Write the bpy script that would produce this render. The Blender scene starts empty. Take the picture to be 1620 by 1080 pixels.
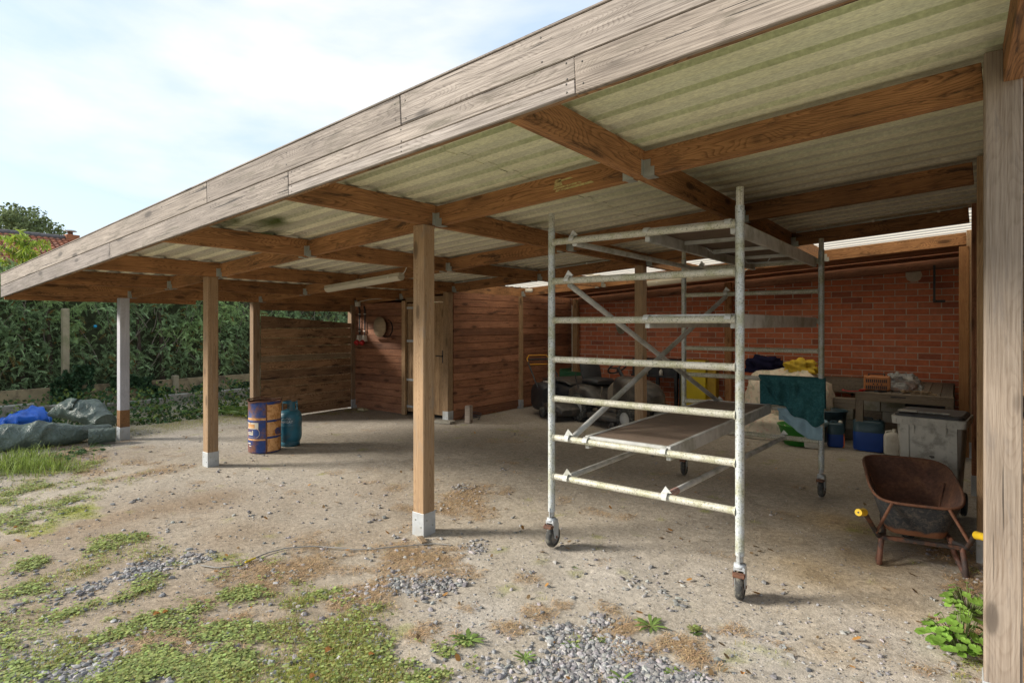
import bpy, math, random
import numpy as np
from mathutils import Matrix, Vector, noise as mnoise

random.seed(7)
rng = np.random.default_rng(7)
scn = bpy.context.scene
COL = scn.collection
PI = math.pi
I4 = Matrix.Identity(4)

# ------------------------------------------------------------------ camera
CAM_H, FPX, YAW, HOR = 1.65, 918.0, math.radians(37.54), 513.0
SN, CS = math.sin(YAW), math.cos(YAW)
cam_data = bpy.data.cameras.new("camera")
cam = bpy.data.objects.new("camera", cam_data)
COL.objects.link(cam)
cam.location = (0, 0, CAM_H)
cam.rotation_euler = (PI / 2, 0, YAW)
cam_data.sensor_width = 36.0
cam_data.lens = FPX / 1620.0 * 36.0
cam_data.shift_y = -(540.0 - HOR) / 1620.0
cam_data.clip_start = 0.05
cam_data.clip_end = 2000.0
scn.camera = cam

# ------------------------------------------------------------------ light and exposure
SUN_AZ = Vector((-0.78, -0.625, 0)).normalized()
SUN_EL = math.radians(25)
sun_dir = Vector((SUN_AZ.x * math.cos(SUN_EL), SUN_AZ.y * math.cos(SUN_EL), math.sin(SUN_EL)))
sd = bpy.data.lights.new("sun", 'SUN')
sd.energy = 1.6
sd.angle = math.radians(14)
sd.color = (1.0, 0.93, 0.82)
sun = bpy.data.objects.new("sun", sd)
COL.objects.link(sun)
sun.rotation_euler = (-sun_dir).to_track_quat('-Z', 'Y').to_euler()
sun.location = (-8, -6, 12)

world = bpy.data.worlds.new("World")
scn.world = world
world.use_nodes = True
wn, wl = world.node_tree.nodes, world.node_tree.links
wn.clear()
w_out = wn.new("ShaderNodeOutputWorld")
w_bg = wn.new("ShaderNodeBackground")
w_bg.inputs[1].default_value = 0.15
w_sky = wn.new("ShaderNodeTexSky")
w_sky.sky_type = 'NISHITA'
w_sky.sun_disc = False
w_sky.sun_elevation = SUN_EL
w_sky.sun_rotation = math.atan2(sun_dir.x, sun_dir.y)
w_sky.air_density = 1.0
w_sky.dust_density = 1.5
w_tc = wn.new("ShaderNodeTexCoord")
w_map = wn.new("ShaderNodeMapping")
w_map.inputs['Scale'].default_value = (1.0, 1.0, 3.2)
w_map.inputs['Location'].default_value = (0.35, 0.1, 0.2)
w_n1 = wn.new("ShaderNodeTexNoise")
w_n1.inputs['Scale'].default_value = 1.5
w_n1.inputs['Detail'].default_value = 9
w_n1.inputs['Roughness'].default_value = 0.52
w_n1.inputs['Distortion'].default_value = 0.25
w_r = wn.new("ShaderNodeMapRange")
w_r.inputs['From Min'].default_value = 0.40
w_r.inputs['From Max'].default_value = 0.62
w_r.inputs["To Min"].default_value = 0.9
w_r.inputs['To Max'].default_value = 0.98
w_mix = wn.new("ShaderNodeMix")
w_mix.data_type = 'RGBA'
w_cr = wn.new("ShaderNodeValToRGB")
w_cr.color_ramp.elements[0].position = 0.43
w_cr.color_ramp.elements[0].color = (1.00, 1.22, 1.50, 1)
w_cr.color_ramp.elements[1].position = 0.58
w_cr.color_ramp.elements[1].color = (1.60, 1.64, 1.68, 1)
wl.new(w_n1.outputs['Fac'], w_cr.inputs[0])
wl.new(w_cr.outputs[0], w_mix.inputs['B'])
wl.new(w_tc.outputs['Generated'], w_map.inputs['Vector'])
wl.new(w_map.outputs[0], w_n1.inputs['Vector'])
wl.new(w_n1.outputs['Fac'], w_r.inputs['Value'])
wl.new(w_r.outputs[0], w_mix.inputs['Factor'])
wl.new(w_sky.outputs[0], w_mix.inputs['A'])
wl.new(w_mix.outputs['Result'], w_bg.inputs[0])
wl.new(w_bg.outputs[0], w_out.inputs[0])

scn.view_settings.view_transform = 'Standard'
scn.view_settings.look = 'None'
scn.view_settings.exposure = 2.1
scn.view_settings.gamma = 1.0
scn.view_settings.use_curve_mapping = False
scn.cycles.max_bounces = 10
scn.cycles.diffuse_bounces = 6
scn.cycles.transparent_max_bounces = 8
scn.cycles.use_denoising = True

# ------------------------------------------------------------------ helpers
WM = {}


def gp(px, py, z=0.0):
    """point at height z seen at a pixel of the photograph"""
    d = FPX * (CAM_H - z) / (py - HOR)
    u = (px - 810.0) / FPX
    return Vector((d * (-SN + u * CS), d * (CS + u * SN), z))


def place(o, M, parent):
    WM[o] = M
    if parent is not None:
        o.parent = parent
        o.matrix_basis = WM[parent].inverted() @ M
    else:
        o.matrix_basis = M
    return o


def tag(o, label=None, cat=None, group=None, kind=None):
    if label: o['label'] = label
    if cat: o['category'] = cat
    if group: o['group'] = group
    if kind: o['kind'] = kind
    return o


def thing(name, label, cat, loc=(0, 0, 0), rz=0.0, group=None, M=None):
    o = bpy.data.objects.new(name, None)
    o.empty_display_size = 0.1
    COL.objects.link(o)
    place(o, M if M is not None else Matrix.Translation(Vector(loc)) @ Matrix.Rotation(rz, 4, 'Z'), None)
    return tag(o, label, cat, group)


def mesh_obj(name, me, parent=None, M=None):
    o = bpy.data.objects.new(name, me)
    COL.objects.link(o)
    if M is None:
        M = WM[parent] if parent is not None else I4
    return place(o, M, parent)


def copy_tree(o, M, parent=None):
    c = o.copy()
    COL.objects.link(c)
    place(c, M, parent)
    for ch in [k for k in WM if k.parent == o]:
        copy_tree(ch, M @ (WM[o].inverted() @ WM[ch]), c)
    return c


class MB:
    """collects shapes into one mesh"""
    def __init__(s):
        s.v, s.f, s.sm, s.mi = [], [], [], []
        s.cur = 0

    def add(s, vs, fs, smooth=False, M=None):
        b = len(s.v)
        if M is not None:
            vs = [M @ Vector(p) for p in vs]
        s.v += [tuple(p) for p in vs]
        for q in fs:
            s.f.append(tuple(b + i for i in q))
            s.sm.append(smooth)
            s.mi.append(s.cur)
        return s

    def box(s, x0, x1, y0, y1, z0, z1, c=0.0, M=None):
        if c <= 0:
            vs = [(x, y, z) for x in (x0, x1) for y in (y0, y1) for z in (z0, z1)]
            fs = [(0, 1, 3, 2), (4, 6, 7, 5), (0, 4, 5, 1), (2, 3, 7, 6), (0, 2, 6, 4), (1, 5, 7, 3)]
            return s.add(vs, fs, M=M)
        lo, hi = (x0, y0, z0), (x1, y1, z1)
        vs, idx = [], {}
        for sx in (0, 1):
            for sy in (0, 1):
                for sz in (0, 1):
                    k = (sx, sy, sz)
                    for ax in range(3):
                        p = []
                        for a in range(3):
                            e = (lo, hi)[k[a]][a]
                            if a != ax:
                                e += c if k[a] == 0 else -c
                            p.append(e)
                        idx[(k, ax)] = len(vs)
                        vs.append(tuple(p))
        fs = []
        for ax in range(3):
            a, b = [q for q in range(3) if q != ax]
            for sd_ in (0, 1):
                loop = []
                for (i, j) in ((0, 0), (1, 0), (1, 1), (0, 1)):
                    k = [0, 0, 0]; k[ax] = sd_; k[a] = i; k[b] = j
                    loop.append(idx[(tuple(k), ax)])
                fs.append(tuple(loop))
            for i in (0, 1):
                for j in (0, 1):
                    k0 = [0, 0, 0]; k0[a] = i; k0[b] = j
                    k1 = list(k0); k1[ax] = 1
                    k0, k1 = tuple(k0), tuple(k1)
                    fs.append((idx[(k0, a)], idx[(k1, a)], idx[(k1, b)], idx[(k0, b)]))
        for k in [(i, j, l) for i in (0, 1) for j in (0, 1) for l in (0, 1)]:
            fs.append((idx[(k, 0)], idx[(k, 1)], idx[(k, 2)]))
        return s.add(vs, fs, M=M)

    def tube(s, pts, r, n=10, cap=True, M=None, rads=None):
        pts = [Vector(p) for p in pts]
        rings = []
        t0 = (pts[1] - pts[0]).normalized()
        up = Vector((0, 0, 1)) if abs(t0.z) < 0.9 else Vector((1, 0, 0))
        nrm = t0.cross(up).normalized()
        vs = []
        for i, p in enumerate(pts):
            if i == 0: t = t0
            elif i == len(pts) - 1: t = (pts[-1] - pts[-2]).normalized()
            else: t = ((pts[i] - pts[i - 1]).normalized() + (pts[i + 1] - pts[i]).normalized()).normalized()
            nrm = (nrm - t * nrm.dot(t)).normalized()
            bn = t.cross(nrm)
            rr = rads[i] if rads else r
            if 0 < i < len(pts) - 1:
                cosa = max(0.5, (pts[i] - pts[i - 1]).normalized().dot(t))
            else: cosa = 1
            for k in range(n):
                a = 2 * PI * k / n
                vs.append(p + (nrm * math.cos(a) + bn * math.sin(a)) * rr)
        fs = []
        for i in range(len(pts) - 1):
            for k in range(n):
                k2 = (k + 1) % n
                fs.append((i * n + k, i * n + k2, (i + 1) * n + k2, (i + 1) * n + k))
        s.add(vs, fs, True, M)
        if cap:
            s.add(vs[:n], [tuple(range(n))[::-1]], False, M)
            s.add(vs[-n:], [tuple(range(n))], False, M)
        return s

    def lathe(s, prof, n=24, M=None, smooth=True, closed=False):
        vs, fs = [], []
        for (r, z) in prof:
            for k in range(n):
                a = 2 * PI * k / n
                vs.append((r * math.cos(a), r * math.sin(a), z))
        for i in range(len(prof) - 1):
            for k in range(n):
                k2 = (k + 1) % n
                fs.append((i * n + k, i * n + k2, (i + 1) * n + k2, (i + 1) * n + k))
        return s.add(vs, fs, smooth, M)

    def prism(s, poly, h0, h1, M=None, smooth=False):
        """polygon in xy extruded along z"""
        n = len(poly)
        vs = [(x, y, h0) for x, y in poly] + [(x, y, h1) for x, y in poly]
        fs = [tuple(range(n))[::-1], tuple(range(n, 2 * n))]
        s.add(vs, fs, False, M)
        s.add(vs, [(i, (i + 1) % n, n + (i + 1) % n, n + i) for i in range(n)], smooth, M)
        return s

    def loft(s, loops, M=None, smooth=True, cap0=False, cap1=False, closed=True):
        n = len(loops[0])
        vs = [p for l in loops for p in l]
        fs = []
        for i in range(len(loops) - 1):
            for k in range(n if closed else n - 1):
                k2 = (k + 1) % n
                fs.append((i * n + k, i * n + k2, (i + 1) * n + k2, (i + 1) * n + k))
        s.add(vs, fs, smooth, M)
        if cap0: s.add(loops[0], [tuple(range(n))[::-1]], False, M)
        if cap1: s.add(loops[-1], [tuple(range(n))], False, M)
        return s

    def mesh(s, name, mats):
        me = bpy.data.meshes.new(name)
        me.from_pydata(s.v, [], s.f)
        if not isinstance(mats, (list, tuple)): mats = [mats]
        for m in mats: me.materials.append(m)
        me.polygons.foreach_set('use_smooth', s.sm)
        me.polygons.foreach_set('material_index', s.mi)
        me.update()
        return me

    def build(s, name, mats, parent=None, M=None):
        return mesh_obj(name, s.mesh(name, mats), parent, M)


def np_mesh(name, verts, faces, mat, cols=None, parent=None, smooth=False, M=None):
    """verts (N,3); faces (F,k) one k; cols (N,3)"""
    me = bpy.data.meshes.new(name)
    verts = np.asarray(verts, np.float32)
    faces = np.asarray(faces, np.int32)
    F, k = faces.shape
    me.vertices.add(len(verts)); me.vertices.foreach_set('co', verts.ravel())
    me.loops.add(F * k); me.loops.foreach_set('vertex_index', faces.ravel())
    me.polygons.add(F)
    me.polygons.foreach_set('loop_start', np.arange(0, F * k, k, dtype=np.int32))
    me.polygons.foreach_set('loop_total', np.full(F, k, np.int32))
    me.polygons.foreach_set('use_smooth', np.full(F, smooth, bool))
    me.update(calc_edges=True)
    if cols is not None:
        a = me.color_attributes.new("tint", 'FLOAT_COLOR', 'POINT')
        c4 = np.ones((len(verts), 4), np.float32); c4[:, :3] = cols
        a.data.foreach_set('color', c4.ravel())
    me.materials.append(mat)
    me.validate()
    return mesh_obj(name, me, parent, M)


def line_frame(p0, p1):
    """matrix whose x axis runs from p0 to p1"""
    p0, p1 = Vector(p0), Vector(p1)
    x = (p1 - p0).normalized()
    up = Vector((0, 0, 1)) if abs(x.z) < 0.9 else Vector((0, 1, 0))
    y = up.cross(x).normalized()
    z = x.cross(y)
    M = Matrix((x, y, z)).transposed().to_4x4()
    M.translation = p0
    return M


_mc = {}


def beam(name, p0, p1, w, h, mat, parent, c=0.003, label=None, warp=0.0):
    """timber running from p0 to p1 (centre line), w across, h deep"""
    L = (Vector(p1) - Vector(p0)).length
    key = (round(L, 4), w, h, mat.name, c)
    if key in _mc and not warp:
        me = _mc[key]
    else:
        me = MB().box(0, L, -w / 2, w / 2, -h / 2, h / 2, c).mesh(name, mat)
        _mc[key] = me
    o = mesh_obj(name, me, parent, line_frame(p0, p1))
    if label: o['label'] = label
    return o


# ------------------------------------------------------------------ numpy noise
_P = rng.random((256, 256))


def vnoise(x, y):
    xi, yi = np.floor(x).astype(int), np.floor(y).astype(int)
    fx, fy = x - xi, y - yi
    fx, fy = fx * fx * (3 - 2 * fx), fy * fy * (3 - 2 * fy)
    g = lambda a, b: _P[a & 255, b & 255]
    return (g(xi, yi) * (1 - fx) * (1 - fy) + g(xi + 1, yi) * fx * (1 - fy)
            + g(xi, yi + 1) * (1 - fx) * fy + g(xi + 1, yi + 1) * fx * fy)


def fbm(x, y, o=4):
    s, a, t = 0, 1.0, 0
    for i in range(o):
        s = s + a * vnoise(x * 2 ** i + 17 * i, y * 2 ** i + 31 * i); t += a; a *= 0.55
    return s / t


# ------------------------------------------------------------------ materials
def nodes_of(name):
    m = bpy.data.materials.new(name)
    m.use_nodes = True
    nt = m.node_tree
    b = nt.nodes['Principled BSDF']
    return m, nt, b


def N(nt, t, **kw):
    n = nt.nodes.new(t)
    for k, v in kw.items():
        k = k.replace('_', ' ')
        if k in n.inputs: n.inputs[k].default_value = v
        else: setattr(n, k.replace(' ', '_'), v)
    return n


def ramp(nt, fac, stops):
    r = nt.nodes.new('ShaderNodeValToRGB')
    e = r.color_ramp.elements
    while len(e) < len(stops): e.new(0.5)
    for i, (p, c) in enumerate(stops):
        e[i].position = p
        e[i].color = (c[0], c[1], c[2], 1) if not isinstance(c, (int, float)) else (c, c, c, 1)
    nt.links.new(fac, r.inputs[0])
    return r.outputs[0]


def mixc(nt, f, a, b, mode='MIX'):
    m = nt.nodes.new('ShaderNodeMix')
    m.data_type = 'RGBA'; m.blend_type = mode
    for v, k in ((f, 'Factor'), (a, 'A'), (b, 'B')):
        if isinstance(v, bpy.types.NodeSocket): nt.links.new(v, m.inputs[k])
        elif isinstance(v, (int, float)): m.inputs[k].default_value = v
        else: m.inputs[k].default_value = (v[0], v[1], v[2], 1)
    return m.outputs['Result']


def coords(nt, scale=(1, 1, 1), rnd=True, kind='Object'):
    tc = nt.nodes.new('ShaderNodeTexCoord')
    out = tc.outputs[kind]
    if rnd:
        oi = nt.nodes.new('ShaderNodeObjectInfo')
        mul = nt.nodes.new('ShaderNodeVectorMath'); mul.operation = 'MULTIPLY_ADD'
        mul.inputs[1].default_value = (37, 53, 71)
        nt.links.new(oi.outputs['Random'], mul.inputs[0])
        nt.links.new(out, mul.inputs[2])
        out = mul.outputs[0]
    mp = nt.nodes.new('ShaderNodeMapping')
    mp.inputs['Scale'].default_value = scale
    nt.links.new(out, mp.inputs[0])
    return mp.outputs[0]


def noise_(nt, vec, scale, detail=4, rough=0.55, dist=0.0):
    n = nt.nodes.new('ShaderNodeTexNoise')
    n.inputs['Scale'].default_value = scale
    n.inputs['Detail'].default_value = detail
    n.inputs['Roughness'].default_value = rough
    n.inputs['Distortion'].default_value = dist
    nt.links.new(vec, n.inputs['Vector'])
    return n.outputs['Fac']


def bump(nt, b, h, strength=0.3, dist=0.01):
    bp = nt.nodes.new('ShaderNodeBump')
    bp.inputs['Strength'].default_value = strength
    bp.inputs['Distance'].default_value = dist
    nt.links.new(h, bp.inputs['Height'])
    nt.links.new(bp.outputs[0], b.inputs['Normal'])


def wood(name, light, dark, stain=None, stain_amt=0.5, rough=0.75, knots=True, grainc=26, shade=0.35, crack=0.0, line=0.24, freq=70.0):
    m, nt, b = nodes_of(name)
    v = coords(nt)
    k = nt.nodes.new('ShaderNodeMapping'); k.inputs['Scale'].default_value = (1.9, 6.0, 6.0)
    nt.links.new(v, k.inputs[0])
    vo = nt.nodes.new('ShaderNodeTexVoronoi'); vo.inputs['Scale'].default_value = 1.0
    nt.links.new(k.outputs[0], vo.inputs[0])
    near = ramp(nt, vo.outputs['Distance'], [(0.0, 1.0), (0.28, 0.35), (0.6, 0.0)])
    mp = nt.nodes.new('ShaderNodeMapping'); mp.inputs['Scale'].default_value = (0.42, 4.6, 4.6)
    nt.links.new(v, mp.inputs[0])
    cn_ = noise_(nt, mp.outputs[0], 1.0, 2, 0.4)
    ad = nt.nodes.new('ShaderNodeMath'); ad.operation = 'MULTIPLY_ADD'; ad.inputs[1].default_value = 0.16
    nt.links.new(near, ad.inputs[0]); nt.links.new(cn_, ad.inputs[2])
    ma = nt.nodes.new('ShaderNodeMath'); ma.operation = 'MULTIPLY'; ma.inputs[1].default_value = freq
    nt.links.new(ad.outputs[0], ma.inputs[0])
    fr = nt.nodes.new('ShaderNodeMath'); fr.operation = 'FRACT'
    nt.links.new(ma.outputs[0], fr.inputs[0])
    rings = ramp(nt, fr.outputs[0], [(0.0, 0.68), (0.5, 0.56), (0.85, 0.12), (1.0, 0.66)])
    g = nt.nodes.new('ShaderNodeMapping'); g.inputs['Scale'].default_value = (2.2, grainc * 2.6, grainc * 2.6)
    nt.links.new(v, g.inputs[0])
    grain = noise_(nt, g.outputs[0], 1.3, 6, 0.72)
    fac = mixc(nt, 1.0 - line, rings, grain)
    c = ramp(nt, fac, [(0.34, dark), (0.60, light)])
    big = noise_(nt, v, 1.7, 5, 0.62)
    c = mixc(nt, 1.0, c, ramp(nt, big, [(0.32, (1 - shade,) * 3), (0.68, (1.0,) * 3)]), 'MULTIPLY')
    oi = nt.nodes.new('ShaderNodeObjectInfo')
    c = mixc(nt, 1.0, c, ramp(nt, oi.outputs['Random'], [(0.0, (0.68, 0.66, 0.66)), (0.5, (1.0, 0.95, 0.88)), (1.0, (1.18, 1.17, 1.16))]), 'MULTIPLY')
    if stain:
        st = nt.nodes.new('ShaderNodeMapping'); st.inputs['Scale'].default_value = (1.0, 6, 6)
        nt.links.new(v, st.inputs[0])
        sn = noise_(nt, st.outputs[0], 2.6, 9, 0.72, 0.6)
        c = mixc(nt, ramp(nt, sn, [(0.54, 0.0), (0.66, stain_amt)]), c, stain)
    if knots:
        kn = ramp(nt, vo.outputs['Distance'], [(0.06, 0.9), (0.13, 0.75), (0.17, 0.15), (0.30, 0.0)])
        c = mixc(nt, kn, c, tuple(q * 0.42 for q in dark))
    if crack:
        ck = nt.nodes.new('ShaderNodeMapping'); ck.inputs['Scale'].default_value = (0.8, 45, 45)
        nt.links.new(v, ck.inputs[0])
        cn = noise_(nt, ck.outputs[0], 1.6, 3, 0.5)
        c = mixc(nt, ramp(nt, cn, [(0.66, 0.0), (0.69, crack)]), c, tuple(q * 0.25 for q in dark))
    nt.links.new(c, b.inputs['Base Color'])
    b.inputs['Roughness'].default_value = rough
    b.inputs['Specular IOR Level'].default_value = 0.25
    bump(nt, b, fac, 0.5, 0.004)
    return m


def plain(name, col, rough=0.6, metal=0.0, var=0.25, scale=8, dirt=None, dirt_amt=0.5, dirt_scale=5, bmp=0.0,
          spec=0.5, cut=(0.5, 0.62), alpha=None, trans=None):
    m, nt, b = nodes_of(name)
    v = coords(nt)
    n = noise_(nt, v, scale, 5, 0.6)
    c = mixc(nt, 1.0, col, ramp(nt, n, [(0.3, (1 - var,) * 3), (0.7, (1 + var * 0.5,) * 3)]), 'MULTIPLY')
    if dirt:
        dn = noise_(nt, v, dirt_scale, 6, 0.65)
        c = mixc(nt, ramp(nt, dn, [(cut[0], 0.0), (cut[1], dirt_amt)]), c, dirt)
    nt.links.new(c, b.inputs['Base Color'])
    b.inputs['Roughness'].default_value = rough
    b.inputs['Metallic'].default_value = metal
    b.inputs['Specular IOR Level'].default_value = spec
    if trans: b.inputs['Transmission Weight'].default_value = trans
    if bmp: bump(nt, b, n, bmp, 0.01)
    return m


def tinted(name, rough=0.8, var=0.25, scale=60, transl=0.0, bmp=0.0, spec=0.25, fine=None):
    """colour comes from the per-vertex tint of the pieces"""
    m, nt, b = nodes_of(name)
    a = nt.nodes.new('ShaderNodeVertexColor'); a.layer_name = 'tint'
    v = coords(nt, rnd=False)
    n = noise_(nt, v, scale, 6, 0.65)
    c = mixc(nt, 1.0, a.outputs[0], ramp(nt, n, [(0.3, (1 - var,) * 3), (0.7, (1 + var * 0.7,) * 3)]), 'MULTIPLY')
    if fine:
        n2 = noise_(nt, v, fine, 3, 0.6)
        c = mixc(nt, 1.0, c, ramp(nt, n2, [(0.32, (0.62,) * 3), (0.5, (1.0,) * 3), (0.68, (1.3,) * 3)]), 'MULTIPLY')
    nt.links.new(c, b.inputs['Base Color'])
    b.inputs['Roughness'].default_value = rough
    b.inputs['Specular IOR Level'].default_value = spec
    if bmp: bump(nt, b, n, bmp, 0.01)
    if transl:
        t = nt.nodes.new('ShaderNodeBsdfTranslucent')
        nt.links.new(c, t.inputs[0])
        mx = nt.nodes.new('ShaderNodeMixShader'); mx.inputs[0].default_value = transl
        out = nt.nodes['Material Output']
        nt.links.new(b.outputs[0], mx.inputs[1]); nt.links.new(t.outputs[0], mx.inputs[2])
        nt.links.new(mx.outputs[0], out.inputs[0])
    return m


M_beam = wood("brown_beam_wood", (0.50, 0.26, 0.115), (0.19, 0.09, 0.04), stain=(0.045, 0.028, 0.02), stain_amt=0.85, line=.3, shade=.45)
M_post = wood("tan_post_wood", (0.44, 0.31, 0.195), (0.27, 0.175, 0.10), stain=(0.26, 0.22, 0.18), stain_amt=0.6, shade=0.2, crack=0.4)
M_postgrey = wood("greyed_post_wood", (0.36, 0.31, 0.265), (0.21, 0.165, 0.13), stain=(0.17, 0.145, 0.13), stain_amt=0.5, shade=0.3, crack=0.95, line=.12, freq=40, grainc=34)
M_postblue = wood("blue_grey_painted_wood", (0.47, 0.48, 0.53), (0.36, 0.365, 0.41), stain=(0.3, 0.29, 0.29), stain_amt=0.4, shade=0.2, knots=False)
M_fascia = wood("weathered_fascia_wood", (0.40, 0.36, 0.33), (0.12, 0.10, 0.088), stain=(0.12, 0.105, 0.08), stain_amt=0.75, shade=0.30, grainc=40, crack=0.95, line=.16, freq=120)
M_plank = wood("dark_stained_plank", (0.44, 0.215, 0.125), (0.19, 0.085, 0.05), stain=(0.05, 0.028, 0.022), stain_amt=0.8)
M_panel = wood("weathered_panel_plank", (0.50, 0.31, 0.175), (0.17, 0.10, 0.055), stain=(0.025, 0.016, 0.012), stain_amt=1.0, line=.4, shade=.5)
M_panelpale = wood("pale_panel_plank", (0.40, 0.31, 0.21), (0.24, 0.17, 0.1), stain=(0.07, 0.05, 0.035), stain_amt=0.6)
M_door = wood("door_wood", (0.52, 0.36, 0.21), (0.30, 0.19, 0.105), stain=(0.12, 0.08, 0.05), stain_amt=0.5)
M_greywood = wood("grey_table_wood", (0.27, 0.235, 0.19), (0.15, 0.125, 0.10), stain=(0.09, 0.075, 0.06), stain_amt=0.6, shade=0.3)
M_ply = wood("plywood_deck", (0.30, 0.235, 0.19), (0.21, 0.16, 0.13), stain=(0.12, 0.085, 0.06), stain_amt=0.6, knots=False, shade=0.35)
M_galv = plain("galvanised_steel", (0.52, 0.55, 0.57), 0.5, 0.35, 0.2, 20, (0.35, 0.34, 0.31), 0.5)
M_hanger = plain("hanger_steel", (0.42, 0.44, 0.41), 0.5, 0.5, 0.2, 20)
M_rust = plain("rust", (0.17, 0.075, 0.042), 0.85, 0.0, 0.35, 30, (0.08, 0.045, 0.035), 0.7, 12)
M_black = plain("black_plastic", (0.022, 0.024, 0.028), 0.5, 0, 0.2, 10, (0.09, 0.08, 0.07), 0.25)
M_rubber = plain("old_rubber", (0.05, 0.05, 0.048), 0.85, 0, 0.3, 20, (0.22, 0.21, 0.17), 0.6, 25)
M_white = plain("aged_white_plastic", (0.62, 0.60, 0.53), 0.5, 0, 0.15, 8, (0.35, 0.31, 0.24), 0.4)
M_nail = plain("nail_head", (0.1, 0.09, 0.08), 0.6, 0.4)
M_concrete = plain("old_concrete", (0.33, 0.31, 0.26), 0.9, 0, 0.3, 6, (0.13, 0.12, 0.06), 0.7, 4, bmp=0.3)


def tube_mat(name, base, metal):
    m, nt, b = nodes_of(name)
    v = coords(nt, kind='Object')
    sp = noise_(nt, v, 95, 3, 0.7)
    al = noise_(nt, v, 9, 6, 0.65)
    c = mixc(nt, ramp(nt, al, [(0.42, 0.0), (0.62, 0.75)]), base, (0.35, 0.35, 0.20))
    c = mixc(nt, ramp(nt, sp, [(0.56, 0.0), (0.63, 0.8)]), c, (0.11, 0.12, 0.09))
    c = mixc(nt, ramp(nt, sp, [(0.36, 0.7), (0.44, 0.0)]), c, (0.62, 0.62, 0.56))
    nt.links.new(c, b.inputs['Base Color'])
    b.inputs['Roughness'].default_value = 0.55
    b.inputs['Metallic'].default_value = metal
    bump(nt, b, sp, 0.25, 0.002)
    return m


M_tube = tube_mat("weathered_rung_tube", (0.55, 0.53, 0.46), 0.1)
M_pole = tube_mat("weathered_pole_tube", (0.52, 0.56, 0.58), 0.25)
M_alu = plain("dull_aluminium", (0.60, 0.61, 0.59), 0.5, 0.15, 0.2, 12, (0.22, 0.22, 0.15), 0.55, 5)


def sheet_mat(name, transl):
    m, nt, b = nodes_of(name)
    v = coords(nt, rnd=False)
    a = nt.nodes.new('ShaderNodeVertexColor'); a.layer_name = 'tint'
    mp = nt.nodes.new('ShaderNodeMapping'); mp.inputs['Scale'].default_value = (1.6, 4, 1)
    nt.links.new(v, mp.inputs[0])
    st = noise_(nt, mp.outputs[0], 22, 5, 0.7)
    mt = noise_(nt, v, 2.2, 7, 0.7)
    c = mixc(nt, 1.0, a.outputs[0], ramp(nt, st, [(0.3, (0.70,) * 3), (0.7, (1.18,) * 3)]), 'MULTIPLY')
    c = mixc(nt, 1.0, c, ramp(nt, mt, [(0.3, (0.84, 0.84, 0.82)), (0.7, (1.08,) * 3)]), 'MULTIPLY')
    nt.links.new(c, b.inputs['Base Color'])
    b.inputs['Roughness'].default_value = 0.85
    b.inputs['Specular IOR Level'].default_value = 0.2
    bump(nt, b, st, 0.15, 0.003)
    if transl:
        t = nt.nodes.new('ShaderNodeBsdfTranslucent')
        t.inputs[0].default_value = (0.88, 0.79, 0.64, 1)
        mx = nt.nodes.new('ShaderNodeMixShader'); mx.inputs[0].default_value = transl
        out = nt.nodes['Material Output']
        nt.links.new(b.outputs[0], mx.inputs[1]); nt.links.new(t.outputs[0], mx.inputs[2])
        nt.links.new(mx.outputs[0], out.inputs[0])
    return m


M_sheet = sheet_mat("fibre_cement_sheet", 0.0)
M_sheetclear = sheet_mat("translucent_sheet", 0.72)
# ================================================================== GROUND
def blobs(X, Y, lst):
    s = np.zeros_like(X)
    for (px, py, r, a) in lst:
        c = gp(px, py)
        s = np.maximum(s, a * np.exp(-((X - c.x) ** 2 + (Y - c.y) ** 2) / (r * r)))
    return s


GRASS = [(250, 1000, .5, .72), (400, 1030, .5, .72), (120, 950, .5, .62), (480, 985, .4, .7), (200, 890, .45, .62), (340, 905, .35, .55), (40, 1010, .4, .6), (560, 1060, .3, .7), (20, 770, 1.0, .75), (300, 1060, .5, .85), (150, 1000, .4, .75), (60, 1060, .4, .7), (560, 1010, .25, .7), (430, 900, .3, .5), (620, 1030, .2, .7), (40, 745, .7, 1), (10, 790, .5, 1), (85, 770, .4, .9), (30, 820, .45, 1), (110, 785, .3, .8), (160, 865, .3, .8), (60, 895, .3, .9), (250, 850, .25, .6),
         (300, 1000, .35, 1), (420, 950, .28, .95), (500, 1010, .30, 1), (380, 1050, .3, 1), (250, 1050, .25, .9), (180, 1000, .25, .8),
         (120, 960, .25, .7), (90, 1010, .22, .6), (460, 900, .16, .5), (560, 1060, .22, .85), (640, 1050, .14, 1), (700, 1035, .13, .95), (735, 1020, .09, 1), (745, 1055, .13, .9),
         (210, 930, .3, .7), (330, 960, .3, .8), (690, 1075, .2, .9), (40, 930, .3, .8), (560, 970, .12, .5), (800, 1070, .08, .8),
         (1030, 985, .05, .9), (908, 1013, .05, .9), (1100, 995, .04, .9), (1065, 1060, .05, .8), (955, 1012, .04, .7), (850, 1050, .07, .7),
         (1545, 905, .12, .5), (1570, 1050, .2, .5), (330, 640, .8, .9), (250, 650, .8, .8), (450, 655, .25, .9), (540, 652, .4, .8), (380, 628, .8, .8), (150, 665, 1.0, .8)]
TRACK = [(0, 868, .3, 1), (50, 856, .3, 1), (100, 842, .32, 1), (150, 829, .35, 1), (200, 815, .35, 1), (260, 800, .4, 1), (330, 790, .5, 1), (60, 968, .25, .8), (130, 975, .2, .7), (200, 970, .15, .5)]
MOSS = [(500, 1060, .22, 1), (110, 808, .22, 1), (640, 1000, .12, .6), (70, 830, .4, .5), (560, 1040, .2, .9), (600, 1068, .2, .9), (340, 880, .3, .4)]
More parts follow.
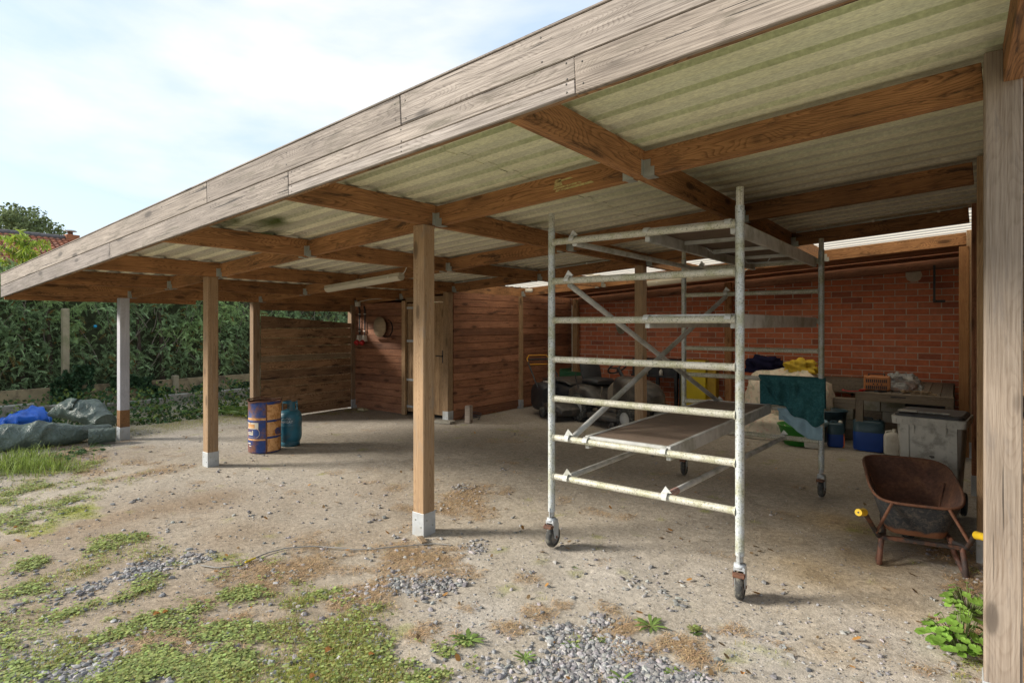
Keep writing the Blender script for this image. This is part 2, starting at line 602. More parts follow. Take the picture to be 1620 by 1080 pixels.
THATCH = [(540, 885, .45, .9), (640, 890, .42, .95), (450, 890, .35, .75), (590, 945, .3, .8), (700, 875, .25, .8), (570, 910, .5, .55), (470, 930, .45, .5), (380, 900, .4, .45), (980, 1000, .35, .5), (160, 960, .4, .4), (420, 990, .4, .4), (560, 875, .30, 1), (640, 890, .28, 1), (690, 885, .2, 1), (490, 900, .3, .9), (420, 930, .25, .6), (540, 960, .22, .8), (600, 925, .2, .8),
          (850, 975, .16, .9), (810, 990, .14, .9), (960, 965, .14, .8), (1000, 990, .17, 1), (1060, 1015, .18, 1), (1095, 1040, .14, 1), (1010, 1030, .14, .7), (940, 1000, .1, .7),
          (720, 800, .45, .8), (730, 783, .4, .7), (120, 715, .6, .9), (190, 735, .5, .8), (240, 745, .4, .5), (660, 1000, .12, .6), (560, 1000, .12, .6),
          (1130, 1060, .12, .8), (1250, 1030, .12, .4), (1520, 880, .2, .9), (1540, 990, .2, .7), (1570, 930, .2, .8), (890, 955, .12, .6), (300, 760, .4, .4), (410, 870, .2, .6)]
GRAVEL = [(470, 905, .3, .6), (560, 940, .2, .8), (640, 925, .2, .7), (700, 920, .18, .6), (760, 870, .2, .6), (840, 905, .25, .6), (780, 935, .15, .5), (900, 950, .2, .6),
          (900, 1010, .25, 1), (960, 1030, .22, 1), (880, 1060, .25, 1), (1000, 1060, .22, 1), (1060, 1075, .2, .9), (940, 980, .16, .8), (840, 1020, .2, .7), (800, 1060, .2, .7),
          (40, 1060, .35, .9), (110, 1075, .3, .7), (330, 880, .3, .6), (230, 900, .3, .5), (400, 985, .3, .4), (560, 1010, .2, .6), (10, 1000, .25, .6),
          (640, 975, .18, .5), (1490, 950, .15, .5), (700, 960, .2, .4), (120, 935, .3, .4), (280, 925, .25, .5), (720, 775, .3, .4)]
SOIL = [(300, 950, .8, .8), (100, 900, .8, .75), (450, 1000, .6, .75), (200, 1040, .6, .8), (560, 850, .5, .5), (450, 800, .8, .45), (620, 780, .7, .45), (250, 800, .6, .8), (120, 850, .7, .8), (380, 845, .5, .8), (480, 850, .35, .6), (60, 960, .35, .8), (160, 975, .3, .7), (200, 720, .7, .6), (30, 870, .5, .7), (330, 820, .5, .5), (470, 960, .2, .6), (640, 815, .35, .5)]
TAN = [(1330, 830, .4, 1), (1290, 900, .3, .9), (1380, 890, .28, .8), (1240, 850, .3, .5), (1400, 920, .2, .6), (1310, 1030, .15, .5), (1410, 960, .2, .4)]
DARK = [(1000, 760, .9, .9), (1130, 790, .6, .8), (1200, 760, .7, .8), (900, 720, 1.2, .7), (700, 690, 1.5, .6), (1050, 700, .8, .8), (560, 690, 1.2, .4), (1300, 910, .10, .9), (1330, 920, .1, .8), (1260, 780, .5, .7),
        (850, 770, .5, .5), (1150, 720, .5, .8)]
DUST = [(1000, 905, .6, .9), (900, 880, .4, .7), (750, 970, .3, .8), (1200, 1020, .35, .9), (1400, 1000, .3, .9), (1330, 1050, .3, .8), (420, 770, .9, .7), (330, 770, .7, .5), (720, 890, .3, .6), (550, 790, .8, .6), (1100, 900, .3, .8),
        (1400, 870, .12, .6), (560, 730, .8, .5), (300, 700, 1.0, .7), (1480, 1060, .2, .6)]


def masks(X, Y):
    n1 = fbm(X * 1.3 + 5, Y * 1.3 + 9, 5)
    n2 = fbm(X * 4.5 + 50, Y * 4.5 + 9, 4)
    n3 = fbm(X * 3.1 + 90, Y * 3.1 + 70, 4)
    n4 = fbm(X * 2.3 + 150, Y * 2.3 + 7, 4)
    cl = lambda v: np.clip(v, 0, 1)
    gb = blobs(X, Y, GRASS)
    tk = blobs(X, Y, TRACK)
    gb = gb * (1 - .85 * tk)
    g = cl((gb + (n2 - .5) * 2.6 * np.minimum(1, gb * 2 + .1) - .30) * 1.0)
    t = cl((blobs(X, Y, THATCH) + (n3 - .5) * 2.0 - .42) * 1.5)
    gr = cl((blobs(X, Y, GRAVEL) + (n4 - .5) * 1.4 - .30) * 1.3) ** 1.5
    far = cl((-X - 9.4) * 1.2) * cl(1.5)
    front = cl((1.2 - Y) * .8)
    g = np.maximum(g, cl(far * (0.4 + n2)))
    g = np.maximum(g, cl(front * (n2 * 1.6 - .2)))
    mo = cl((blobs(X, Y, MOSS) + (n2 - .5) * 1.6 - .35) * 2.5)
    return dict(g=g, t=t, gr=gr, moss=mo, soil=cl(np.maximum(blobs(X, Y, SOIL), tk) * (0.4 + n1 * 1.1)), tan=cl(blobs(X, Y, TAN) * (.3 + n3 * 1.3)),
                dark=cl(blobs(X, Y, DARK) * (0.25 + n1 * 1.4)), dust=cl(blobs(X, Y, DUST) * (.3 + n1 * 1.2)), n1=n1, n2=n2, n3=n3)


def ground_cols(X, Y):
    k = masks(X, Y)
    c = np.ones(X.shape + (3,)) * np.array((0.40, 0.352, 0.285))
    c *= (0.8 + 0.4 * k['n1'])[..., None]

    def mixin(m, col, amt=1.0):
        nonlocal c
        m = (np.clip(m, 0, 1) * amt)[..., None]
        c = c * (1 - m) + np.array(col) * m
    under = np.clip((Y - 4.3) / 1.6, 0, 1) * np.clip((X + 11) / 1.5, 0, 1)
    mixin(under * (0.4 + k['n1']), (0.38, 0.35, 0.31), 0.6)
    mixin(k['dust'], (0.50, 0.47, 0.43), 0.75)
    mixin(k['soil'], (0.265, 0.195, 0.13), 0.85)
    mixin(k['dark'], (0.18, 0.155, 0.125), 0.55)  # darker brown soil, with part of the roof shade painted into it
    mixin(k['tan'], (0.42, 0.31, 0.17), 0.75)
    mixin(k['gr'], (0.27, 0.25, 0.23), 0.5)
    mixin(k['t'], (0.34, 0.245, 0.155), 0.65)
    mixin(k['g'], (0.27, 0.235, 0.12), 0.6)
    mixin(k['moss'], (0.26, 0.29, 0.045), 0.8)
    # fine speckle of small grit
    sp = vnoise(X * 31, Y * 31)
    c *= (0.86 + 0.28 * sp)[..., None]
    return c


def height(X, Y):
    h = (fbm(X * .9 + 3, Y * .9 + 8, 3) - .5) * .035
    h = h * np.clip((np.hypot(X, Y) - 1) / 3, 0, 1) + (fbm(X * 6, Y * 6, 3) - .5) * .012
    return h - 0.004


def axis(a, b, st, far):
    mid = list(np.arange(a, b + 1e-6, st))
    lo, hi, s = [], [], st
    x = a
    while x > -far: s *= 1.35; x -= s; lo.append(x)
    s, x = st, b
    while x < far: s *= 1.35; x += s; hi.append(x)
    return np.array(lo[::-1] + mid + hi)


xs, ys = axis(-12, 1.6, .032, 500), axis(0.2, 11.4, .032, 500)
GX, GY = np.meshgrid(xs, ys, indexing='ij')
GZ = height(GX, GY) * (np.abs(GX) < 40) * (np.abs(GY) < 40)
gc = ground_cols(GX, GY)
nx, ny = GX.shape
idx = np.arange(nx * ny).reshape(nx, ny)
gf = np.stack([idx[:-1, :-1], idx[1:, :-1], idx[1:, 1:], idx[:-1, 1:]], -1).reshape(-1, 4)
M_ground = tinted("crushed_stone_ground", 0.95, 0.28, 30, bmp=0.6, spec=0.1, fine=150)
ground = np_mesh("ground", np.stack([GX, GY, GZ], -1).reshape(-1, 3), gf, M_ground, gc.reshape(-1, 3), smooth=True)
tag(ground, "pale crushed stone and bare earth yard", kind='structure')


def hz(x, y):
    return float(height(np.array([x]), np.array([y]))[0])


def scatter(n, key, x0=-10.5, x1=1.0, y0=0.3, y1=7.5, dens=None, power=1.0):
    """points with probability following a mask, denser close to the camera"""
    out = []
    tot = 0
    while tot < n:
        d = 2.3 + (rng.random(60000) ** 1.6) * 9
        u = rng.random(60000) * 2.0 - 1.02
        x, y = d * (-SN + u * CS), d * (CS + u * SN)
        m = masks(x, y)
        w = key(m, x, y)
        ok = (rng.random(len(x)) < w) & (x > x0) & (x < x1) & (y < y1) & (y > -1)
        p = np.stack([x[ok], y[ok], height(x[ok], y[ok])], -1)
        out.append(p); tot += len(p)
        if len(out) > 40: break
    return np.concatenate(out)[:n]


# ---- stones of the gravel
def stones(name, P, smin, smax, mat, colf, flat=0.6):
    t = (1 + 5 ** .5) / 2
    iv = np.array([(-1, t, 0), (1, t, 0), (-1, -t, 0), (1, -t, 0), (0, -1, t), (0, 1, t), (0, -1, -t), (0, 1, -t), (t, 0, -1), (t, 0, 1), (-t, 0, -1), (-t, 0, 1)]) / 1.9
    fc = np.array([(0, 11, 5), (0, 5, 1), (0, 1, 7), (0, 7, 10), (0, 10, 11), (1, 5, 9), (5, 11, 4), (11, 10, 2), (10, 7, 6), (7, 1, 8), (3, 9, 4), (3, 4, 2), (3, 2, 6), (3, 6, 8), (3, 8, 9), (4, 9, 5), (2, 4, 11), (6, 2, 10), (8, 6, 7), (9, 8, 1)])
    n = len(P)
    V = iv[None] * (0.65 + 0.6 * rng.random((n, 12, 1)))
    s = smin + (smax - smin) * rng.random((n, 1, 1)) ** 2.2
    sc = s * np.stack([.8 + .6 * rng.random(n), .6 + .4 * rng.random(n), flat * (.6 + .6 * rng.random(n))], -1)[:, None, :]
    V = V * sc
    a = rng.random(n) * 6.28
    ca, sa = np.cos(a)[:, None], np.sin(a)[:, None]
    X = V[..., 0] * ca - V[..., 1] * sa; Y = V[..., 0] * sa + V[..., 1] * ca
    V = np.stack([X, Y, V[..., 2]], -1) + P[:, None, :]
    V[..., 2] += (s[..., 0] * flat * .35)
    F = (fc[None] + (np.arange(n) * 12)[:, None, None]).reshape(-1, 3)
    C = np.repeat(colf(n), 12, 0)
    return np_mesh(name, V.reshape(-1, 3), F, mat, C)


M_stone = tinted("crushed_limestone", 0.9, 0.2, 90)


def stonecol(n):
    b = 0.17 + 0.25 * rng.random((n, 1)) ** 1.2
    return b * np.array((1.0, .97, .93)) * (1 + (rng.random((n, 3)) - .5) * .09) + np.array((0, 0, .008))


o = stones("gravel", scatter(13000, lambda m, x, y: m['gr'] + .008 * (y < 4) + .10 * m['g'] * (y < 3.4) + .10 * m['t']), .005, .022, M_stone, stonecol)
tag(o, "loose grey crushed limestone gravel in front of the carport", kind='stuff')
o = stones("grit", scatter(8000, lambda m, x, y: .05 + m['dust'] * .12 + .15 * m['gr'], y1=9), .003, .009, M_stone, lambda n: stonecol(n) * .95)
tag(o, "scattered small pale grit over the yard and carport floor", kind='stuff')


def blades(name, P, h0, h1, w, mat, colf, lean=0.6, flat=False):
    n = len(P)
    a = rng.random(n) * 6.28
    h = h0 + (h1 - h0) * rng.random(n)
    dx, dy = np.cos(a), np.sin(a)
    px_, py_ = -dy, dx
    ww = w * (.6 + .8 * rng.random(n))
    ln = lean * (0.3 + rng.random(n))
    if flat:
        zs = [0.002 + .008 * rng.random(n), .004 + .012 * rng.random(n), 0.002 + .008 * rng.random(n)]
        rs = [0 * h, h * .5, h]
    else:
        zs = [0 * h - .003, h * .6, h * (1 - ln * .35)]
        rs = [0 * h, h * ln * .35, h * ln]
    wm = [1.0, .8, .0]
    bend = (rng.random(n) - .5) * h * .5 if flat else 0 * h
    vs = []
    for q, (z, r, k) in enumerate(zip(zs, rs, wm)):
        cx, cy = P[:, 0] + dx * r + (px_ * bend if q == 1 else 0), P[:, 1] + dy * r + (py_ * bend if q == 1 else 0)
        if k > 0:
            vs.append(np.stack([cx - px_ * ww * k, cy - py_ * ww * k, P[:, 2] + z], -1))
            vs.append(np.stack([cx + px_ * ww * k, cy + py_ * ww * k, P[:, 2] + z], -1))
        else:
            vs.append(np.stack([cx, cy, P[:, 2] + z], -1))
    V = np.stack(vs, 1).reshape(-1, 3)
    b = (np.arange(n) * 5)[:, None]
    F = np.concatenate([b + np.array([[0, 1, 3]]), b + np.array([[0, 3, 2]]), b + np.array([[2, 3, 4]])])
    return np_mesh(name, V, F, mat, np.repeat(colf(n), 5, 0))


M_leaf = tinted("small_leaf", 0.6, 0.15, 30, transl=0.35)


def gcol(n):
    c = np.array((0.33, 0.38, 0.085)) * (0.55 + .8 * rng.random((n, 1)))
    y = (rng.random((n, 1)) < .4)
    return np.where(y, np.array((0.50, 0.41, 0.17)) * (.6 + .6 * rng.random((n, 1))), c)


o = blades("grass", scatter(52000, lambda m, x, y: m['g'] ** 1.5 * (m['n2'] > .5) * .45 + .34 * m['g'] + .08 * m['moss']), .008, .034, .0014, M_leaf, gcol, .9)
tag(o, "short yellowish green grass growing through the gravel yard", kind='stuff')
o = blades("dry_grass", scatter(38000, lambda m, x, y: m['t'] + .04 * m['g']), .02, .07, .0011, tinted("dry_straw", .8, .2, 30),
           lambda n: np.array((0.50, 0.35, 0.20)) * (.45 + .9 * rng.random((n, 1))) * (1 + (rng.random((n, 3)) - .5) * .12), flat=True)
tag(o, "brown dead grass and dry moss lying in patches", kind='stuff')


# ---- low round-leaved weeds between the grass
def discs(name, P, r0, r1, mat, colf, tilt=.5, lift=(.006, .02), k=6, asp=1.0, cup=0):
    n = len(P)
    r = r0 + (r1 - r0) * rng.random(n)
    a = rng.random(n) * 6.28
    t = tilt * (rng.random(n) - .3)
    ang = np.arange(k) * 2 * PI / k
    lx = np.cos(ang)[None] * r[:, None]; ly = np.sin(ang)[None] * r[:, None] * asp
    lz = lx * np.sin(t)[:, None]; lx = lx * np.cos(t)[:, None]
    ca, sa = np.cos(a)[:, None], np.sin(a)[:, None]
    z = (lift[0] + (lift[1] - lift[0]) * rng.random(n))[:, None]
    V = np.stack([P[:, 0:1] + lx * ca - ly * sa, P[:, 1:2] + lx * sa + ly * ca, P[:, 2:3] + z + lz], -1)
    V = V.reshape(-1, 3)
    F = (np.arange(n) * k)[:, None] + np.arange(k)[None]
    return np_mesh(name, V, F, mat, np.repeat(colf(n), k, 0))


o = discs("clover", scatter(32000, lambda m, x, y: m['g'] ** 1.3 * (.15 + (m['n3'] > .47)) * (x > -8.6)), .004, .011, M_leaf,
          lambda n: np.array((0.36, 0.43, 0.15)) * (.4 + 1.0 * rng.random((n, 1))) * (1 + (rng.random((n, 3)) - .5) * .15))
tag(o, "ground ivy and clover leaves spread over the near yard", kind='stuff')
o = discs("fallen_leaves", scatter(420, lambda m, x, y: .25 + 0 * x, y1=8.5), .01, .026, M_leaf,
          lambda n: np.where(rng.random((n, 1)) < .3, np.array((0.42, 0.22, 0.07)), np.array((0.25, 0.17, 0.09))) * (.6 + .7 * rng.random((n, 1))), asp=.55, tilt=.9)
tag(o, "small brown and orange fallen leaves across the yard", kind='stuff')
o = blades("floor_litter", np.concatenate([scatter(2600, lambda m, x, y: .1 + .5 * m['dark'], y1=9.5)]), .01, .05, .0013, M_leaf,
           lambda n: np.array((0.19, 0.13, 0.07)) * (.4 + rng.random((n, 1))), flat=True)
tag(o, "thin twigs and dead stalks littering the carport floor", kind='stuff')

# ================================================================== CARPORT
RX = dict(zip('ABCDEF', (-1.52, -3.30, -5.07, -6.85, -8.18, -9.50)))
YR = {1: 3.29, 2: 5.27, 3: 7.26, 4: 9.25}
zb = lambda x: 2.647 + .065 * x
BH = .165
carport = thing("carport", "long open timber carport with corrugated roof sloping down to the left", "carport", (-4.8, 3.2, 0))
W_ = I4
xm = .0


def post(name, x, y, top, mat, foot=True, w=.122, label=None, z0=.16, parent=None):
    """x is the right face, y the front face"""
    p = beam(name, (x - w / 2, y + w / 2, z0), (x - w / 2, y + w / 2, top), w, w, mat, parent or carport, .006, label)
    if foot:
        mb = MB().box(x - w - .004, x + .004, y - .004, y + w + .004, -.03, z0 + .012, .002)
        mb.build("post_shoe", M_galv, p, I4)
        b2 = MB()
        for (ax, az) in ((-.03, .06), (-.09, .11)):
            b2.box(x + ax - .006, x + ax + .006, y - .008, y - .004, az, az + .012)
            b2.box(x + .004, x + .008, y + .12 + ax - .006, y + .12 + ax + .006, az, az + .012)
        tag(b2.build("bolt", M_hanger, p, I4), kind='stuff')
    return p


def x_at0(px, Y):
    u = (px - 810.0) / FPX
    return Y / (CS + u * SN) * (-SN + u * CS)


YF = 3.165   # front faces of the front row
post("post", RX['B'], YF, zb(RX['B']), M_post)
post("post", RX['D'], YF, zb(RX['D']), M_post)
pf = post("post", RX['F'], YF, zb(RX['F']), M_postblue, label="post whitewashed blue grey with a rusty brown band near its foot")
MB().box(RX['F'] - .1235, RX['F'] + .0015, YF - .0015, YF + .1235, .172, .42, .004).build("worn_band", wood("worn_brown_band", (0.36, .2, .09), (.2, .1, .05), stain=(.08, .05, .03)), pf, I4)
post("post", RX['F'], YR[2] - .125, zb(RX['F']), M_post)
post("post", RX['F'] + .03, YR[3] - .125, zb(RX['F']), M_post)
post("post", RX['D'], YR[3] - .125, zb(RX['D']), M_door)
post("post", RX['D'] + .05, YR[4] - .125, zb(RX['D']), M_door, w=.09)
post("post", RX['B'], YR[3] - .125, zb(RX['B']), M_post)
post("post", x_at0(1157, 10.85), 10.85, 2.42, M_beam)
# right-hand row
post("post", .212, YF, 2.80, M_postgrey, w=.124, z0=.13, label="weathered grey near post with an open knot")
post("post", .205, YR[2] - .10, 2.82, M_door, w=.10, z0=.18)
post("post", .205, YR[3] - .10, 2.82, M_plank, w=.10, z0=.18)
post("post", .185, YR[4] - .10, 2.82, M_post, w=.10, z0=.18)

# rafters (front to back)
RW = .063
YE = {k: (YR[4] + .07) for k in RX}
YE['E'] = YE['F'] = YR[4]
YE['D'] = 11.0
for k, x in RX.items():
    z = zb(x) + BH / 2
    beam("rafter", (x - RW / 2, 1.985, z), (x - RW / 2, YE[k], z), RW, BH, M_beam, carport)
beam("rafter", (.18, 1.985, zb(.18) + BH / 2), (.18, YF + .04, zb(.18) + BH / 2), .06, BH, M_beam, carport)
beam("rafter", (.24, YF, zb(.24) + BH / 2), (.24, 11.0, zb(.24) + BH / 2), .06, BH, M_beam, carport)
# purlins between the rafters
order = ['F', 'E', 'D', 'C', 'B', 'A', 'R']
RXx = dict(RX); RXx['R'] = .088 + RW
HAN = MB()
HAN.box(-.002, .045, -.004, -.001, .0, .10)
HAN.box(.045, .07, -.004, -.001, .0, .055)
HAN.box(.0, .07, -.004, .068, -.004, -.001)
HAN.box(-.003, .0, -.03, .0, .005, .10)
HAN.box(-.003, .0, -.004, .06, .0, .012)
HANme = HAN.mesh("joist_hanger", M_hanger)
HANL = MB()
HANL.box(-.07, .002, -.004, -.001, .0, .05)
HANL.box(-.07, .0, -.004, .068, -.004, -.001)
HANLme = HANL.mesh("joist_hanger", M_hanger)
for r, y in YR.items():
    for a, b in zip(order[:-1], order[1:]):
        if r == 4 and a in 'FE': continue
        x0, x1 = RXx[a], RXx[b] - RW
        hh = BH - .012
        beam("purlin", (x0 + .001, y + .03, zb(x0) + hh / 2), (x1 - .001, y + .03, zb(x1) + hh / 2), .06, hh, M_beam, carport)
        mesh_obj("joist_hanger", HANme, carport, Matrix.Translation((x0 + .003, y, zb(x0))))
        if b != 'R':
            mesh_obj("joist_hanger", HANLme, carport, Matrix.Translation((x1 - .003, y, zb(x1))))
# end beams on the left and the low header board over the side panel
beam("header_board", (-9.535, YR[2] - .01, 1.966), (-9.535, YR[3] - .12, 1.966), .045, .14, M_beam, carport)
beam("end_board", (-9.95, 1.985, zb(-9.95) + .06), (-9.95, 4.4, zb(-9.95) + .06), .03, .17, M_beam, carport)
# battens behind the fascia
x0 = -9.97
FS = .0625
fb = lambda x: 2.551 + FS * (x + 1.199)     # bottom of fascia
beam("batten", (x0, 2.004, fb(x0) + .035), (.3, 2.004, fb(.3) + .035), .05, .04, M_panel, carport)
beam("batten", (x0, 2.004, fb(x0) + .26), (.3, 2.004, fb(.3) + .26), .05, .05, M_panel, carport)


def fascia(xa, xb, dz, h, y=1.962, nails=True):
    p0, p1 = (xa, y, fb(xa) + dz + h / 2), (xb, y, fb(xb) + dz + h / 2)
    o = beam("fascia_board", p0, p1, .022, h, M_fascia, carport, .004)
    if nails:
        mb = MB()
        L = xb - xa
        n = max(2, int(L / .62))
        for i in range(n):
            t = .035 + (L - .07) * i / (n - 1)
            for q in (-.3, .3):
                mb.lathe([(0.0001, .0015), (.0045, .001), (.0045, 0)], 6, Matrix.Translation((t, -.011, q * h + random.uniform(-.01, .01))) @ Matrix.Rotation(PI / 2, 4, 'X'))
        tag(mb.build("nail", M_nail, o), kind='stuff')
    return o


XT = -4.63
xt = -5.0
# upper row split where the photograph shows the butt joint
xj = gp(327, 300, 2.5)  # placeholder depth, refined below


def x_at(px, Y):
    u = (px - 810.0) / FPX
    return Y / (CS + u * SN) * (-SN + u * CS)


X1 = x_at(327, 1.951)
X2 = x_at(910, 1.951)
fascia(-9.97, X1 - .001, .150, .152)
fascia(X1 + .001, -2.2, .150, .152)
fascia(-2.198, .32, .150, .152)
fascia(-9.97, -6.1, .0, .146)
fascia(-6.098, -3.2, .0, .146)
fascia(-3.198, X2 - .001, .060, .086)
fascia(-3.198, X2 - .001, .0, .058)
fascia(X2 + .001, .32, -.004, .148, 1.958)
beam("fascia_capping", (-9.98, 1.972, fb(-9.98) + .309), (.33, 1.972, fb(.33) + .309), .05, .012, M_fascia, carport)
# conduit with white clips under the third row of beams, and a smear of old yellow paint on one beam
for a, b in (('D', 'C'), ('C', 'B'), ('A', 'R')):
    x0, x1 = RXx[a], RXx[b] - RW
    o = MB().tube([(x0 + .05, YR[3] - .012, zb(x0) + .15), (x1 - .05, YR[3] - .012, zb(x1) + .15)], .009, 6).build("conduit", M_hanger, carport, I4)
    for t in (.15, .5, .85):
        xx = x0 + (x1 - x0) * t
        MB().box(xx - .012, xx + .012, YR[3] - .024, YR[3], zb(xx) + .138, zb(xx) + .164, .003).build("conduit_clip", M_white, o, I4)
xx = RX['C'] + .2
o = MB().tube([(RX['C'] + .012, YR[2] + .12, zb(RX['C']) + .148), (RX['C'] + .012, YR[3] - .05, zb(RX['C']) + .148)], .009, 6).build("conduit", M_hanger, carport, I4)
mb = MB()
for (xa_, xb_, za_, zc_) in ((-2.16, -1.86, .035, .052), (-2.18, -1.95, .054, .068), (-2.17, -2.10, .068, .12), (-2.14, -2.02, .098, .112)):
    mb.add([(xa_, YR[1] - .0012, zb(xa_) + za_), (xb_, YR[1] - .0012, zb(xb_) + za_ + .004), (xb_ - .02, YR[1] - .0012, zb(xb_) + zc_), (xa_ + .01, YR[1] - .0012, zb(xa_) + zc_ - .003)], [(0, 1, 2, 3)])
mb.build("paint_smear", plain("old_yellow_paint", (.50, .42, .17), .8, 0, .3, 40, (.3, .16, .07), .9, 30), carport, I4)
# fascia on the far left end
for dz, h in ((0, .146), (.150, .152)):
    o = beam("fascia_board", (-9.981, 1.98, fb(-9.97) + dz + h / 2), (-9.981, 4.4, fb(-9.97) + dz + h / 2), .022, h, M_fascia, carport)


# corrugated sheets (trapezoidal profile, 250 mm pitch)
PER = .25
PROF = [(0, 0, 0), (.086, 0, 0), (.090, .0005, 1), (.106, .021, 1), (.110, .022, 2), (.226, .022, 2), (.230, .021, 1), (.246, .0005, 1)]


def sheet(xa, xb, ya, waves, lift, clear):
    th = .005
    pr = []
    for w_ in range(waves):
        pr += [(ya + w_ * PER + a, z_, k_) for a, z_, k_ in PROF]
    pr.append((ya + waves * PER, 0, 0)); pr.append((ya + waves * PER + .088, 0, 0))
    ns = len(pr)
    nxs = max(2, int((xb - xa) / .12) + 1)
    X = np.linspace(xa, xb, nxs)
    Y = np.array([p[0] for p in pr]); H = np.array([p[1] for p in pr]); K = np.array([p[2] for p in pr])
    GXs, GYs = np.meshgrid(X, Y, indexing='ij')
    Zt = 2.647 + .065 * GXs + BH + .003 + lift + H[None]
    top = np.stack([GXs, GYs, Zt + th], -1).reshape(-1, 3)
    bot = np.stack([GXs, GYs, Zt], -1).reshape(-1, 3)
    n = nxs * ns
    id_ = np.arange(n).reshape(nxs, ns)
    q = np.stack([id_[:-1, :-1], id_[1:, :-1], id_[1:, 1:], id_[:-1, 1:]], -1).reshape(-1, 4)
    F = [q + n, q[:, ::-1]] if not clear else [q]
    if not clear:
        for e in (id_[0, :], id_[-1, :], id_[:, 0], id_[:, -1]):
            F.append(np.stack([e[:-1], e[1:], e[1:] + n, e[:-1] + n], -1))
    V = np.concatenate([bot, top]) if not clear else bot
    xx, yy = V[:, 0], V[:, 1]
    kk = np.tile(np.repeat(K[None], nxs, 0).reshape(-1), 1 if clear else 2)[:, None]
    base_c = np.where(kk == 0, np.array((0.88, 0.85, 0.67)), np.array((0.60, 0.56, 0.49)))  # low flats brighter than the rest: pale lichen plus painted front light
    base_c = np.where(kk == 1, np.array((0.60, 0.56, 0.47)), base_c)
    al = (np.clip((5.6 - yy) / 3.2, 0, 1) * np.clip((xx + 5.4) / 3.6, 0.08, 1))[:, None]
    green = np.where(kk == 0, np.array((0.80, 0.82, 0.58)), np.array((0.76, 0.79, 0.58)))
    green = np.where(kk == 1, np.array((0.50, 0.54, 0.32)), green)  # slopes darker: crease shade painted into the tint
    patchy = (.45 + .75 * fbm(xx * 1.6, yy * 3.1, 4))[:, None]
    al = np.clip(al * patchy * 1.25, 0, 1)
    C = base_c * (1 - al) + green * al
    ms = np.zeros_like(xx)
    for (mx, my, r) in ((-4.9, 2.35, .28), (-4.75, 2.7, .25), (-5.2, 2.9, .2), (-3.2, 4.6, .12), (-5.0, 5.6, .15), (-3.0, 5.6, .15)):
        ms = np.maximum(ms, np.exp(-((xx - mx) ** 2 + (yy - my) ** 2 * 2) / r ** 2))
    ms = np.clip(ms * 1.3 * (.3 + fbm(xx * 8, yy * 8, 3)), 0, 1)[:, None]
    C = C * (1 - ms) + np.array((0.07, 0.09, 0.02)) * ms
    if clear: C = np.where(kk == 1, np.array((0.42, 0.36, 0.28)), np.array((0.72, 0.66, 0.54)))  # clear sheets also carry painted crease shade on the slopes
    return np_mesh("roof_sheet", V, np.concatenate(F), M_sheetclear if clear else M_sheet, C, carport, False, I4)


SEG = [(-9.96, -7.35), (-7.5, -4.95), (-5.1, -2.4), (-2.55, .34)]
ROWS = [(1.985, 4), (2.985, 4), (3.985, 4), (4.985, 4), (5.985, 3), (6.735, 3), (7.485, 4), (8.485, 4), (9.485, 4), (10.485, 2)]  # clear rows past the back beam added to diffuse sun into the slit
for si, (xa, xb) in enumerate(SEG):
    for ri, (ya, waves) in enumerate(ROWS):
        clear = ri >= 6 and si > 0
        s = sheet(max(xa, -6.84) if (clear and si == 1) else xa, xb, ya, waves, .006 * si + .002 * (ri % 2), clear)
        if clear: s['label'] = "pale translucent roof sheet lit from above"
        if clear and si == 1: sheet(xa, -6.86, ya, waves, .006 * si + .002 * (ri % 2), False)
# dark lean-to boarding between the carport and the brick building
for i in range(4):
    y = 9.42 + i * .215
    beam("soffit_board", (-6.7, y + .1, zb(-6.7) + .03), (.2, y + .1, zb(.2) + .03), .205, .02, M_plank, carport)
for i in range(3):
    y = 10.32 + i * .215
    beam("soffit_board", (-6.7, y + .1, zb(-6.7) + .02), (.2, y + .1, zb(.2) + .02), .205, .02, M_plank, carport)

# ================================================================== TIMBER SHED IN THE BACK CORNER
shed = thing("timber_shed", "dark brown horizontal boarded shed with a plank door in the back left corner", "shed", (-8.1, 8.2, 0))


def cladding(pa, pb, z0, z1, pitch, mat, parent, t=.02, top_slope=False, name="plank", off=0.0):
    n = int(round((z1 - z0) / pitch))
    pa, pb = Vector(pa), Vector(pb)
    if n > 4:
        Mb = line_frame((pa.x, pa.y, 0), (pb.x, pb.y, 0))
        MB().box(0, (pb - pa).length, .012, .02, z0 + .02, z1 - .02).build("gap_backing", mat, parent, Mb)  # added behind the planks to stop light in the gaps
    x = (pb - pa).normalized()
    nrm = Vector((x.y, -x.x, 0))
    L = (pb - pa).length
    for i in range(n):
        z = z0 + pitch * (i + .5)
        j = random.uniform(0, .0035) + off
        m = mat if not callable(mat) else mat(i)
        me = MB()
        h = pitch - .002
        # board with a bevelled lower edge
        pr = [(-t / 2, -h / 2), (t / 2 - .012, -h / 2), (t / 2 + .002, -h / 2 + .006), (t / 2, h / 2 - .009), (t / 2 - .009, h / 2), (-t / 2, h / 2)]
        me.loft([[(0, -a, b) for a, b in pr], [(L, -a, b) for a, b in pr]], smooth=False, cap0=True, cap1=True)
        M = line_frame((pa.x + nrm.x * j, pa.y + nrm.y * j, z), (pb.x + nrm.x * j, pb.y + nrm.y * j, z))
        me.build(name, m, parent, M)


